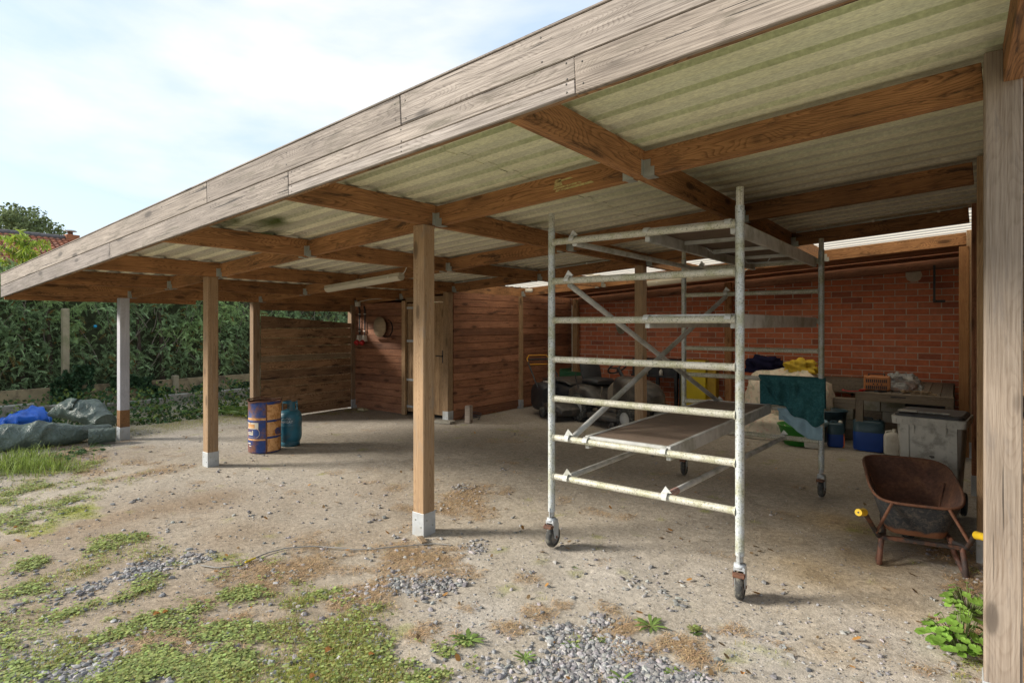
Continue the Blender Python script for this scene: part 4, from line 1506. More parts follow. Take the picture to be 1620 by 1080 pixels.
# heap of stacked bricks and blocks under and beside the table
hp = thing("block_stack", "stack of old concrete blocks and bricks behind the table leg", "blocks", (-1.2, 9.8, 0))
for i in range(3):
    for j in range(2):
        for k in range(3 if j else 4):
            mt = M_concrete if (i + k) % 3 else M_greywood
            o = MB().box(-.14, .14, -.09, .09, 0, .145, .006).mesh("block", mt)
            mesh_obj("block", o, hp, Matrix.Translation((-1.30 + i * .30 + random.uniform(-.02, .02), 9.62 + j * .24, k * .147)) @ Matrix.Rotation(random.uniform(-.12, .12), 4, 'Z'))
sl = thing("timber_ledge", "rough dark sleeper lying along the foot of the brick wall", "sleeper", (-1.5, 10.85, 0))
beam("board", (-2.6, 10.72, .68), (-1.0, 10.72, .68), .40, .22, M_greywood, sl)
beam("support", (-2.4, 10.72, .0), (-2.4, 10.72, .57), .2, .2, M_plank, sl)
beam("support", (-1.25, 10.72, .0), (-1.25, 10.72, .57), .2, .2, M_plank, sl)
cr = thing("crate_stack", "dark stacked crates in the shade under the table", "crates", (-.35, 10.2, 0))
for k in range(4):
    mb = MB()
    for q in range(3):
        mb.box(-.30, .30, -.25, -.235, k * .15 + .01 + q * .045, k * .15 + .04 + q * .045)
    mb.box(-.30, .30, -.23, .25, k * .15 + .01, k * .15 + .02)
    for s_ in (-1, 1): mb.box(s_ * .295 - .01, s_ * .295 + .01, -.24, .25, k * .15 + .01, k * .15 + .14)
    mb.build("crate", M_black, cr)

# ================================================================== WHEELIE BIN
M_bin = plain("grey_bin_plastic", (.50, .49, .44), .6, 0, .15, 5, (.13, .12, .10), .55, 8)
bn = thing("wheelie_bin", "grey wheeled rubbish bin with a dark lid beside the right wall", "bin", (-.175, 6.2, 0), -.10)


def rrect(w, d, z, r, cy=0, n=5):
    pts = []
    for (sx, sy, a0) in ((1, 1, 0), (-1, 1, 90), (-1, -1, 180), (1, -1, 270)):
        for k in range(n + 1):
            a = math.radians(a0 + 90 * k / n)
            pts.append((sx * (w / 2 - r) + r * math.cos(a), cy + sy * (d / 2 - r) + r * math.sin(a), z))
    return pts


mb = MB()
mb.loft([rrect(.37, .36, .05, .05), rrect(.38, .37, .10, .05), rrect(.455, .46, .82, .05)], cap0=True)
mb.build("body", M_bin, bn)
mb = MB(); mb.loft([rrect(.455, .46, .80, .05), rrect(.51, .53, .802, .04), rrect(.52, .54, .85, .04), rrect(.52, .54, .862, .04), rrect(.515, .535, .868, .04), rrect(.45, .46, .868, .04)], smooth=False)
mb.build("rim", M_bin, bn)
mb = MB(); mb.loft([rrect(.49, .50, .866, .05, .01), rrect(.48, .49, .885, .05, .01), rrect(.44, .45, .897, .05, .01), rrect(.40, .41, .895, .05, .01)], smooth=False, cap1=True)
ld = mb.build("lid", M_black, bn)
mb = MB(); mb.box(-.22, -.08, -.21, -.12, .902, .914, .004).box(-.08, .14, -.18, -.15, .897, .91, .004)
mb.build("lid_grip", M_bin, ld)
for i in range(12):
    MB().box(-.22 + i * .038, -.214 + i * .038, -.274, -.270, .815, .848).build("rim_rib", M_bin, bn)
for x in (-.10, .12):
    MB().loft([[(x - .006, -.232, .80), (x + .006, -.232, .80), (x + .006, -.255, .80), (x - .006, -.255, .80)], [(x - .006, -.225, .72), (x + .006, -.225, .72), (x + .006, -.226, .72), (x - .006, -.226, .72)]], smooth=False, cap0=True, cap1=True).build("gusset", M_bin, bn)
for x in (-.165, .165):
    MB().loft([[(x - .035, -.19, .10), (x + .035, -.19, .10), (x + .03, -.202, .10), (x - .03, -.202, .10)], [(x - .035, -.22, .80), (x + .035, -.22, .80), (x + .03, -.240, .80), (x - .03, -.240, .80)]], smooth=False, cap0=True, cap1=True).build("rib_panel", M_bin, bn)
for s_ in (-1, 1):
    MB().lathe([(.0001, -.02), (.09, -.02), (.1, -.01), (.1, .01), (.09, .02), (.0001, .02)], 20, Matrix.Translation((s_ * .2, .17, .1)) @ Matrix.Rotation(PI / 2, 4, 'Y')).build("wheel", M_rubber, bn)


def text_mesh(s, size, ext=.001, bold=0.0):
    cu = bpy.data.curves.new("lettering", 'FONT')
    cu.body = s; cu.size = size; cu.extrude = ext; cu.align_x = 'CENTER'; cu.align_y = 'CENTER'; cu.offset = bold
    ob_ = bpy.data.objects.new("lettering_source", cu)
    COL.objects.link(ob_)
    dg = bpy.context.evaluated_depsgraph_get()
    me = bpy.data.meshes.new_from_object(ob_.evaluated_get(dg))
    bpy.data.objects.remove(ob_)
    return me


M_mark = plain("dark_moulded_print", (.10, .09, .08), .7)
me = text_mesh("LX  PAESOR", .026, .0006)
me.materials.clear(); me.materials.append(M_mark)
mesh_obj("lettering", me, bn, WM[bn] @ Matrix.Translation((.0, -.2165, .625)) @ Matrix.Rotation(math.radians(86.5), 4, 'X'))
MB().prism([(-.025, .01), (.02, .012), (.022, -.015), (.0, -.02)], 0, .001, Matrix.Translation((.02, -.2125, .55)) @ Matrix.Rotation(math.radians(86.5), 4, 'X')).build("worn_emblem", M_mark, bn)

# ================================================================== WHEELBARROW
wb = thing("wheelbarrow", "rusty wheelbarrow with yellow hand grips standing by the right wall", "wheelbarrow", (-.205, 4.80, 0), math.radians(11))
m, nt, b = nodes_of("rusted_tray_steel")
v = coords(nt)
n1 = noise_(nt, v, 5, 6, .6); n2 = noise_(nt, v, 40, 5, .7)
c = ramp(nt, n1, [(.3, (.085, .045, .034)), (.5, (.14, .066, .042)), (.7, (.22, .105, .055))])
c = mixc(nt, 1.0, c, ramp(nt, n2, [(.35, (.75,) * 3), (.65, (1.2,) * 3)]), 'MULTIPLY')
nt.links.new(c, b.inputs['Base Color']); b.inputs['Roughness'].default_value = .8; bump(nt, b, n2, .3, .003)
M_trayin = m
m, nt, b = nodes_of("black_paint_with_cement")
v = coords(nt)
n1 = noise_(nt, v, 26, 8, .8, 1.0)
c = mixc(nt, ramp(nt, n1, [(.48, 0), (.68, .6)]), (.024, .028, .034), (.20, .17, .13))
tc = nt.nodes.new('ShaderNodeTexCoord'); sx = nt.nodes.new('ShaderNodeSeparateXYZ'); nt.links.new(tc.outputs['Object'], sx.inputs[0])
mad = nt.nodes.new('ShaderNodeMath'); mad.operation = 'MULTIPLY_ADD'; mad.inputs[1].default_value = .12
nt.links.new(noise_(nt, v, 9, 3), mad.inputs[0]); nt.links.new(sx.outputs['Z'], mad.inputs[2])
c = mixc(nt, ramp(nt, mad.outputs[0], [(.275, .9), (.30, 0)]), c, (.24, .10, .045))
nt.links.new(c, b.inputs['Base Color']); b.inputs['Roughness'].default_value = .75
M_trayout = m


def tray_loop(t, th=0.0):
    """t 0 = rim, 1 = floor"""
    pts = []
    n = 48
    W = (.278 - .095 * t, .30 - .10 * t)
    y0 = -.02 + .11 * t
    y1 = .86 - .30 * t
    for k in range(n):
        a = 2 * PI * k / n
        ca, sa = math.cos(a), math.sin(a)
        x = W[0] * math.copysign(abs(ca) ** .42, ca) - th * ca
        yy = math.copysign(abs(sa) ** .5, sa)
        y = (y0 + y1) / 2 + (y1 - y0) / 2 * yy - th * sa
        f = (y - y0) / (y1 - y0)
        zr = .425 + .15 * f + .035 * math.sin(f * PI) * abs(ca)
        zf = .185 + .05 * f
        pts.append((x, y, zr * (1 - t) + zf * t + th * .6 * t))
    return pts


ts = [0, .15, .35, .6, .85, .96]
mb = MB(); ol = [tray_loop(t) for t in ts] + [tray_loop(1.0)]; mb.loft(ol); fl = ol[-1]; mb.add(fl + [(sum(p[0] for p in fl) / 48, sum(p[1] for p in fl) / 48, sum(p[2] for p in fl) / 48 - .006)], [(k, (k + 1) % 48, 48) for k in range(48)], True); mb.build("tray", [M_trayout], wb)
mb = MB()
mb.loft([tray_loop(t, .006) for t in ts] + [[(p[0] * .96, .09 + (p[1] - .09) * .97, p[2] + .016) for p in tray_loop(1.0, .006)]])
lp = [(p[0] * .96, .09 + (p[1] - .09) * .97, p[2] + .016) for p in tray_loop(1.0, .006)]
ctr = (sum(p[0] for p in lp) / 48, sum(p[1] for p in lp) / 48, sum(p[2] for p in lp) / 48)
mb.add(lp + [ctr], [(k, (k + 1) % 48, 48) for k in range(48)], True)
mb.build("tray_lining", M_trayin, wb)
rl = tray_loop(0)
MB().tube(rl + [rl[0], rl[1]], .010, 8, cap=False).build("tray_rim", M_rust, wb)
M_frame = plain("dull_black_frame", (.045, .04, .04), .6, .2, .3, 12, (.18, .075, .04), .9, 9)
for s_ in (-1, 1):
    gz, gx, gy = (.40, -.37, -.26) if s_ < 0 else (.365, .285, -.34)
    by = -.06
    mb = MB().tube([(gx, gy, gz), (gx + (.035 if s_ < 0 else -.035), gy + .10, gz - .022), (s_ * .245, by, .20), (s_ * .20, by + .12, .185), (s_ * .17, .45, .20), (s_ * .07, .68, .19)], .0155, 10)
    mb.build("handle_tube", M_frame, wb)
    d = Vector((.035 if s_ < 0 else -.035, .10, -.022)); d.normalize()
    g0 = Vector((gx, gy, gz)) - d * .03
    gr = MB(); gr.tube([g0, g0 + d * .012, g0 + d * .10, g0 + d * .125], .023, 16, rads=[.022, .025, .023, .026])
    go = gr.build("grip", plain_cache("yellow_grip", (.75, .50, .02), .5, var=.12), wb)
    MB().tube([g0 - d * .001, g0 - d * .0005], .006, 8).build("grip_hole", M_black, go)
    mb = MB().tube([(s_ * .225, -.035, .19), (s_ * .235, -.06, .08), (s_ * .24, -.07, .02), (s_ * .24, -.04, .008), (s_ * .24, .0, .02), (s_ * .21, .10, .10), (s_ * .19, .15, .19)], .017, 10)
    mb.build("leg", plain_cache("rusty_leg", (.16, .07, .045), .7, var=.3, scale=20, dirt=(.04, .035, .035), dirt_amt=.9, dirt_scale=9), wb)
    mb = MB()
    a, c_ = Vector((s_ * .16, -.02, .425)), Vector((s_ * .262, -.085, .225))
    mb.tube([a, c_], .013, 4)
    mb.build("brace", M_rust, wb)
    MB().tube([(s_ * .23, .55, .47), (s_ * .17, .45, .21)], .009, 6).build("stay", M_rust, wb)
MB().box(-.235, .235, -.05, -.02, .175, .2, .003).build("cross_bar", M_frame, wb)
w_ = MB(); Mw = Matrix.Translation((.02, .66, .131)) @ Matrix.Rotation(PI / 2, 4, 'Y')
w_.lathe([(.07, -.04), (.11, -.045), (.126, -.035), (.131, 0), (.126, .035), (.11, .045), (.07, .04)], 30, Mw)
wo = w_.build("wheel", M_rubber, wb)
w_ = MB(); w_.lathe([(.0001, -.03), (.07, -.03), (.075, -.038), (.075, .038), (.07, .03), (.0001, .03)], 20, Mw); w_.build("wheel_rim", M_rust, wo)
for k in range(24):
    a = 2 * PI * k / 24
    for s_ in (-1, 1):
        MB().box(-.010, .010, .003, .030, .126, .134, M=Matrix.Translation((.02 + s_ * .0, .66, .131)) @ Matrix.Rotation(a, 4, 'X') @ Matrix.Scale(s_, 4, (1, 0, 0)) @ Matrix.Rotation(PI / 2, 4, 'Z')).build("tread_block", M_rubber, wo) if k % 2 == 0 else None

# ================================================================== OIL DRUM
m, nt, b = nodes_of("drum_blue_paint")
v = coords(nt)
n1 = noise_(nt, v, 6, 6, .65); n2 = noise_(nt, v, 30, 4, .6)
c = mixc(nt, ramp(nt, n1, [(.46, 0), (.60, .9)]), (.018, .055, .22), (.20, .08, .035))
c = mixc(nt, 1.0, c, ramp(nt, n2, [(.3, (.8,) * 3), (.7, (1.15,) * 3)]), 'MULTIPLY')
nt.links.new(c, b.inputs['Base Color']); b.inputs['Roughness'].default_value = .55
M_drum = m
m, nt, b = nodes_of("drum_orange_paint")
v = coords(nt)
n1 = noise_(nt, v, 13, 6, .7, .5)
c = mixc(nt, ramp(nt, n1, [(.44, 0), (.60, .95)]), (.72, .40, .17), (.42, .16, .025))
nt.links.new(c, b.inputs['Base Color']); b.inputs['Roughness'].default_value = .65
M_drumor = m
M_cream = plain("drum_cream_paint", (.68, .62, .50), .6, 0, .15, 12, (.45, .2, .06), .9, 9, cut=(.55, .66))
DR, DH = .20, .665
dc = gp(409, 717)
drum = thing("oil_drum", "rusty blue and orange oil drum standing open on the yard", "drum", (dc.x - .1, dc.y + .14, 0), 0)
prof = [(.0001, 0), (DR - .012, 0), (DR - .003, .006), (DR, .02), (DR, .19), (DR + .007, .20), (DR, .21), (DR, .40), (DR + .007, .41), (DR, .42), (DR, DH - .02), (DR + .003, DH - .01)]
MB().lathe(prof, 48).build("body", M_drum, drum)
MB().lathe([(DR - .004, .08), (DR - .006, DH - .01)], 48).build("inner_wall", M_rust, drum)
MB().lathe([(DR - .006, DH - .045), (.0001, DH - .06)], 48).build("sunken_lid", M_rust, drum)
rim = [((DR + .006) * math.cos(a), (DR + .006) * math.sin(a), DH + .012 * math.sin(a * 2 + 1) + .006 * math.sin(5 * a)) for a in [2 * PI * k / 48 for k in range(50)]]
MB().tube(rim, .009, 8, cap=False).build("rim", M_rust, drum)


def patch(a0, a1, z0, z1, mat, name, parent, R, off=.0015, n=10):
    mb = MB()
    l0 = [((R + off) * math.cos(math.radians(a0 + (a1 - a0) * k / n)), (R + off) * math.sin(math.radians(a0 + (a1 - a0) * k / n)), z0) for k in range(n + 1)]
    l1 = [(x, y, z1) for x, y, z in l0]
    mb.loft([l0, l1], closed=False)
    return mb.build(name, mat, parent)


# angle facing the camera
ca_ = math.degrees(math.atan2(-WM[drum].translation.y, -WM[drum].translation.x))
for (z0, z1) in ((.0, .19), (.21, .40), (.42, .60)):
    pass
# left part of the visible side: cream label with blue fields; right part: orange and rust
patch(ca_ - 75, ca_ + 3, .425, .455, M_drumor, "orange_band", drum, DR, .0016)
patch(ca_ - 75, ca_ - 22, .215, .395, M_cream, "cream_field", drum, DR, .0016)
patch(ca_ - 75, ca_ + 2, .168, .188, M_drumor, "orange_stripe", drum, DR, .0016)
patch(ca_ + 8, ca_ + 80, .425, .62, M_drumor, "orange_field", drum, DR, .0016, 14)
patch(ca_ + 8, ca_ + 80, .214, .396, M_drumor, "orange_field", drum, DR, .0016, 14)
patch(ca_ + 9, ca_ + 72, .02, .186, M_drumor, "orange_field", drum, DR, .0016, 10)
patch(ca_ + 3, ca_ + 8, .005, .64, M_rust, "rusty_seam", drum, DR, .004, 2)
patch(ca_ - 72, ca_ - 36, .325, .375, M_drumor, "orange_print", drum, DR, .0026)
# blue rounded sign with cream letters
def wrap(me, R, a_c, zc, off):
    for vtx in me.vertices:
        a = math.radians(a_c) + vtx.co.x / R
        r = R + off + vtx.co.z
        vtx.co = (r * math.cos(a), r * math.sin(a), zc + vtx.co.y)


def dshape(w, h, n=8):
    pts = []
    m_ = 10
    for i in range(m_): pts.append((-w / 2 + (w - h / 2) * i / m_, -h / 2))
    for i in range(n + 1):
        a = -PI / 2 + PI * i / n
        pts.append((w / 2 - h / 2 + h / 2 * math.cos(a), h / 2 * math.sin(a)))
    for i in range(m_): pts.append((w / 2 - h / 2 - (w - h / 2) * i / m_, h / 2))
    return pts


for (ww, hh, off, mt, nm) in ((.235, .122, .0030, M_cream, "sign_border"), (.225, .105, .0040, M_drum, "blue_sign")):
    pts = dshape(ww, hh)
    n = len(pts)
    half = n // 2
    quads = [(i, i + 1, n - 2 - i, n - 1 - i) for i in range(half - 1)]
    mb = MB(); mb.add([(x, y, 0) for x, y in pts], quads, True)
    me = mb.mesh(nm, mt); wrap(me, DR, ca_ - 50, .262, off)
    mesh_obj(nm, me, drum)
me = text_mesh("oal", .085, .0004, .0022); me.materials.clear(); me.materials.append(M_cream)
wrap(me, DR, ca_ - 56, .262, .0052); mesh_obj("lettering", me, drum)
pts = dshape(.13, .09)
n = len(pts)
mb = MB(); mb.add([(-x, y, 0) for x, y in pts], [(i, i + 1, n - 2 - i, n - 1 - i) for i in range(n // 2 - 1)], True)
me = mb.mesh("blue_sign", M_drum); wrap(me, DR, ca_ + 55, .27, .003); mesh_obj("blue_sign", me, drum)
patch(ca_ - 72, ca_ - 55, .12, .135, M_cream, "print_scrap", drum, DR, .002, 4)
patch(ca_ - 66, ca_ - 52, .09, .10, M_cream, "print_scrap", drum, DR, .002, 4)

# ================================================================== GAS CYLINDER
M_gas = plain("teal_blue_gas_paint", (.028, .16, .235), .45, 0, .2, 6, (.11, .12, .12), .5, 7)
gc_ = gp(452, 707)
gas = thing("gas_cylinder", "blue gas cylinder with white lettering beside the oil drum", "gas cylinder", (gc_.x - .09, gc_.y + .12, 0))
GR = .152
MB().lathe([(.0001, .05), (.10, .05), (.135, .065), (.148, .10), (GR, .13), (GR, .27), (GR + .002, .275), (GR, .28), (GR, .385), (.145, .43), (.12, .465), (.075, .485), (.03, .49), (.0001, .49)], 40).build("body", M_gas, gas)
MB().lathe([(.125, .06), (.128, .0), (.122, .0), (.119, .06)], 36).build("foot_ring", M_gas, gas)
ga = math.degrees(math.atan2(-WM[gas].translation.y, -WM[gas].translation.x))
mb = MB()
for a0, a1, z0, z1 in ((-190, 120, .575, .60), (-190, -158, .475, .60), (-110, -75, .475, .60), (-5, 42, .475, .60), (88, 120, .475, .60)):
    n = max(3, int((a1 - a0) / 10))
    for rr in (.098, .094):
        l0 = [(rr * math.cos(math.radians(ga + a0 + (a1 - a0) * k / n)), rr * math.sin(math.radians(ga + a0 + (a1 - a0) * k / n)), z0) for k in range(n + 1)]
        mb.loft([l0, [(x, y, z1) for x, y, z in l0]], closed=False)
mb.build("collar", M_gas, gas)
MB().lathe([(.022, .48), (.022, .515), (.014, .52), (.014, .55), (.022, .552), (.022, .572), (.0001, .575)], 14).build("valve", plain_cache("old_brass", (.25, .2, .13), .5), gas)
M_gw = plain("faded_white_print", (.50, .55, .58), .6)
me = text_mesh("PRIMAGAZ", .042, .0003, .0006); me.materials.clear(); me.materials.append(M_gw)
wrap(me, GR, ga - 26, .335, .0012); mesh_obj("lettering", me, gas)
mb = MB()
for (x0, y0, x1, y1) in ((-.06, .02, -.03, .032), (-.03, .032, -.01, .022), (-.01, .022, .02, .04), (.02, .04, .05, .016), (.03, .03, .055, .036), (.055, .036, .07, .02)):
    mb.add([(x0, y0, 0), (x1, y1, 0), (x1, y1 + .006, 0), (x0, y0 + .006, 0)], [(0, 1, 2, 3)])
me = mb.mesh("mountain_emblem", M_gw); wrap(me, GR, ga - 22, .345, .0014); mesh_obj("mountain_emblem", me, gas)

# ================================================================== LIGHTS, CAMERA, SOCKETS
M_lamp = plain("yellowed_lamp_housing", (.50, .46, .36), .5, 0, .1, 5, (.3, .27, .2), .4)
M_lens = plain("yellowed_lamp_cover", (.58, .53, .42), .3, 0, .1, 4)
for (xa, xb, y, dz, lb) in ((-6.98, -5.44, 4.85, -.005, "fluorescent batten lamp hanging under the left rafters"), (-4.14, -2.57, 9.14, .0, "fluorescent batten lamp below the back beam behind the scaffold")):
    t = thing("batten_lamp", lb, "lamp", ((xa + xb) / 2, y, zb((xa + xb) / 2)), group=None)
    M = line_frame((xa, y, zb(xa) + dz - .045), (xb, y, zb(xb) + dz - .045))
    L = xb - xa
    MB().box(0, L, -.05, .05, .0, .045, .006).build("housing", M_lamp, t, M)
    mb = MB(); mb.loft([[(x, -.062 if a == 0 else (.062 if a == 5 else (-.062 + .0248 * a)), z) for a, z in ((0, .002), (1, -.038), (2, -.05), (3, -.05), (4, -.038), (5, .002))] for x in (.01, L - .01)], smooth=False, cap0=True, cap1=True, closed=True)
    mb.build("cover", M_lens, t, M)
    for q in (.12, .5, .88):
        for s_ in (-1, 1):
            MB().box(L * q - .012, L * q + .012, s_ * .062 - .004, s_ * .062 + .004, -.012, .016).build("clip", M_white, t, M)
    MB().tube([(L, 0, .02), (L + .06, 0, .05), (L + .1, 0, .11), (L + .12, .02, .16)], .005, 6).build("cable", M_white, t, M)
cc = thing("security_camera", "small white security camera on the back beam corner", "camera", (-6.62, 9.17, zb(-6.62) + .09), .45)
MB().lathe([(.0001, -.075), (.034, -.075), (.036, -.07), (.036, .05), (.03, .065), (.0001, .065)], 20, Matrix.Rotation(PI / 2, 4, 'Y') @ Matrix.Rotation(0, 4, 'X')).build("body", M_white, cc)
MB().lathe([(.0001, -.079), (.026, -.079), (.026, -.074)], 16, Matrix.Rotation(PI / 2, 4, 'Y')).build("lens", M_black, cc)
MB().box(-.01, .01, .02, .08, -.012, .012).build("bracket", M_white, cc)
so = thing("wall_sockets", "pair of red and white industrial sockets on dark conduits beside the corner post", "sockets", (-9.2, 7.2, 1.4))
for x in (-9.30, -9.14):
    MB().tube([(x - .03, 7.20, 2.0), (x, 7.20, 1.93), (x, 7.20, 1.45)], .014, 8).build("conduit", M_black, so, I4)
    MB().prism([(-.045, 0), (.045, 0), (.025, .12), (-.025, .12)], 0, .07, Matrix.Translation((x, 7.225, 1.32)) @ Matrix.Rotation(PI / 2, 4, 'X')).build("socket_housing", M_white, so, I4)
    MB().lathe([(.0001, 0), (.045, 0), (.05, .07), (.0001, .07)], 16, Matrix.Translation((x, 7.16, 1.32)) @ Matrix.Rotation(math.radians(130), 4, 'X')).build("socket_flap", M_red, so, I4)
    for z in (1.52, 1.85):
        MB().box(x - .02, x + .02, 7.18, 7.215, z - .008, z + .008).build("conduit_clip", M_white, so, I4)
jb = MB().box(-9.37, -9.27, 7.14, 7.2, 2.0, 2.09, .006).build("junction_box", M_white, so, I4)
MB().tube([(-9.30, 7.18, 2.09), (-9.0, 7.19, 2.13), (-8.2, 7.2, 2.15)], .006, 6).build("cable", M_white, so, I4)
rd = thing("cable_reel_disc", "round wooden disc leaning on the shed wall left of the door", "disc", (-8.62, 7.15, 1.60))
MB().lathe([(.0001, 0), (.19, 0), (.19, .025), (.0001, .025)], 32, Matrix.Translation((0, 0, .0)) @ Matrix.Rotation(PI / 2, 4, 'X') @ Matrix.Scale(.9, 4, (1, 0, 0))).build("disc", M_panelpale, rd)
MB().lathe([(.17, 0), (.17, .03)], 28, Matrix.Translation((.14, .04, -.02)) @ Matrix.Rotation(PI / 2, 4, 'X')).build("back_flange", M_black, rd)
MB().box(-.2, .35, -.03, .05, -.225, -.2).build("shelf", M_plank, rd)
bl = tag(MB().box(-.05, .05, -.05, .05, 0, .29, .006).build("timber_block", M_postgrey, None, Matrix.Translation((-6.50, 7.27, 0)) @ Matrix.Rotation(.2, 4, 'Z')), "short upright timber block standing beside the door post", "block")
slab = tag(MB().box(-.17, .17, -.1, .1, 0, .035, .004).build("stone_slab", M_concrete, None, Matrix.Translation((-6.85, 7.03, 0)) @ Matrix.Rotation(.3, 4, 'Z')), "flat pale stone slab at the foot of the door post", "slab")
cb = MB()
pts = [(-6.75 + .16 * math.cos(a) * (1 + a * .02), 7.62 + .13 * math.sin(a), .01 + .006 * a) for a in [k * .5 for k in range(30)]]
cb.tube(pts, .007, 6)
tag(cb.build("coiled_cable", plain_cache("blue_grey_cable", (.05, .06, .09), .5), None, I4), "dark cable coiled on the floor by the shed wall", "cable")
gv = thing("yellow_glove", "pale glove dropped at the foot of the corner post", "glove", (-9.0, 7.02, .03))
lump("palm", None, None, (0, 0, 0), (.09, .05, .03), plain_cache("pale_glove", (.5, .45, .28), .9), 41, .3, parent=gv, M=WM[gv])
for k in range(4):
    MB().tube([(.05, -.03 + k * .02, .0), (.10, -.035 + k * .024, .01), (.13, -.04 + k * .027, -.005)], .010, 6).build("finger", _pc["pale_glove"], gv)
MB().tube([(-.02, .03, 0), (.02, .07, .01), (.05, .085, 0)], .011, 6).build("thumb", _pc["pale_glove"], gv)

# ================================================================== YELLOW BOARD, RACK
M_yel = plain("yellow_sheet", (.55, .43, .015), .5, 0, .12, 4)
yb = thing("yellow_cabinet", "tall plain yellow plastic cabinet standing against the brick wall", "cabinet", (-3.85, 10.75, 0), .05)
MB().box(-.30, .16, -.12, .12, .0, .98, .01).build("front_panel", M_yel, yb)
MB().box(.165, .33, -.05, .15, .0, .95, .01).build("side_panel", plain_cache("ochre_sheet", (.42, .27, .02), .6), yb)
MB().box(-.335, -.30, -.12, .1, .0, .97, .004).build("edge_trim", M_black, yb)
rk = thing("shelf_rack", "dark metal rack with jars against the brick wall left of the yellow cabinet", "rack", (-4.7, 10.8, 0))
for x in (-.30, .05, .42):
    MB().box(x - .03, x + .03, -.1, -.04, 0, .92, .003).build("upright", M_black, rk)
MB().box(-.5, .45, -.12, .2, .62, .66).build("shelf", M_black, rk)
MB().box(-.5, .45, -.05, .2, .66, .98).build("dark_box", M_black, rk)
for k in range(2):
    MB().lathe([(.0001, 0), (.035, 0), (.035, .09), (.02, .1), (.02, .12), (.0001, .12)], 12, Matrix.Translation((-.18 + k * .3, -.09, .66))).build("jar", M_white, rk)
MB().box(-.6, .5, -.3, .2, .02, .05).build("base_board", M_black, rk)
mb = MB()
for k in range(14):
    a = random.random() * 6
    mb.tube([(.1 * math.cos(a + q * .8) * random.uniform(.6, 1.1), .05 * math.sin(q), .12 * math.sin(a + q * .8) * random.uniform(.6, 1.1)) for q in range(5)], .006, 5)
tag(mb.build("cable_bundle", plain_cache("greyish_pink_cable", (.42, .30, .28), .6), None, Matrix.Translation((-4.93, 10.4, .33))), "tangled bundle of pale cables hanging behind the timber post", "cable")
gb = thing("green_crate", "dark green crate behind the mower seat", "crate", (-6.05, 10.1, 0))
for k in range(4):
    MB().box(-.35, .35, -.2, -.18, .1 + k * .16, .23 + k * .16, .004).build("slat", plain_cache("dark_green_paint", (.02, .10, .045), .6), gb)
for x in (-.33, .33):
    MB().box(x - .02, x + .02, -.18, .2, 0, .75).build("end_frame", _pc["dark_green_paint"], gb)
# ================================================================== RIDE-ON MOWER
M_mow = plain("brown_black_bodywork", (.055, .05, .045), .45, 0, .2, 5, (.17, .145, .115), .5, 5)
M_moww = plain("dusty_tan_metal", (.26, .22, .17), .6, 0, .3, 10, (.08, .07, .06), .6)
rm = thing("ride_on_mower", "dusty black ride-on lawn mower with rear grass collector", "mower", (-4.95, 8.95, 0), math.radians(-22))
# local x forward (to the right), y left
def sbox(L0, L1, W, z0, z1, r, taper=1.0, n=24, e=.35):
    return None


def hull(secs, name, mat, parent, e=.4, n=28):
    """secs: (x, half width, z low, z high)"""
    mb = MB(); loops = []
    for (x, w, zl, zh) in secs:
        cz, hz_ = (zl + zh) / 2, (zh - zl) / 2
        loops.append([(x, w * math.copysign(abs(math.cos(2 * PI * k / n)) ** e, math.cos(2 * PI * k / n)), cz + hz_ * math.copysign(abs(math.sin(2 * PI * k / n)) ** e, math.sin(2 * PI * k / n))) for k in range(n)])
    mb.loft(loops, cap0=True, cap1=True)
    return mb.build(name, mat, parent)


gcb = hull([(-1.35, .30, .24, .56), (-1.30, .40, .16, .60), (-1.0, .43, .12, .62), (-.55, .43, .12, .62), (-.36, .42, .14, .56)], "grass_collector", M_black, rm)
hull([(-1.28, .36, .60, .625), (-1.0, .41, .61, .67), (-.5, .42, .60, .66), (-.36, .38, .57, .60)], "collector_lid", M_mow, gcb)
hull([(-.42, .40, .30, .54), (-.2, .42, .30, .62), (.12, .42, .34, .60), (.30, .40, .26, .44), (.34, .3, .25, .40)], "rear_fender", M_mow, rm, .5)
hull([(.28, .28, .20, .30), (.75, .28, .20, .28)], "footplate", M_mow, rm)
hull([(.55, .17, .28, .70), (.62, .23, .26, .80), (.9, .26, .26, .80), (1.22, .25, .28, .72), (1.36, .20, .30, .62), (1.40, .12, .34, .55)], "hood", M_mow, rm, .55)
MB().tube([(.62, 0, .75), (.48, 0, .92)], .03, 10).build("steering_column", M_black, rm)
ang = math.radians(-38)
Ms = Matrix.Translation((.47, 0, .93)) @ Matrix.Rotation(ang, 4, 'Y')
st = MB().tube([(.17 * math.cos(a), .17 * math.sin(a), 0) for a in [2 * PI * k / 28 for k in range(30)]], .014, 8, cap=False, M=Ms)
sto = st.build("steering_wheel", M_black, rm)
for a in (0.5, 2.6, 4.7):
    MB().tube([(0, 0, -.01), (.165 * math.cos(a), .165 * math.sin(a), 0)], .010, 6, M=Ms).build("spoke", M_black, sto)
se = thing_seat = hull([(-.25, .20, .60, .68), (-.20, .23, .60, .72), (.10, .23, .61, .72), (.18, .2, .62, .69)], "seat", M_black, rm, .6)
mb = MB(); lp_ = []
for (z, w, x, d) in ((.66, .20, -.20, .05), (.78, .225, -.24, .055), (.92, .22, -.28, .05), (1.02, .19, -.30, .04), (1.05, .12, -.31, .025)):
    lp_.append([(x + d * math.sin(2 * PI * k / 20), w * math.copysign(abs(math.cos(2 * PI * k / 20)) ** .6, math.cos(2 * PI * k / 20)), z) for k in range(20)])
mb.loft(lp_, cap0=True, cap1=True); mb.build("backrest", M_black, rm)


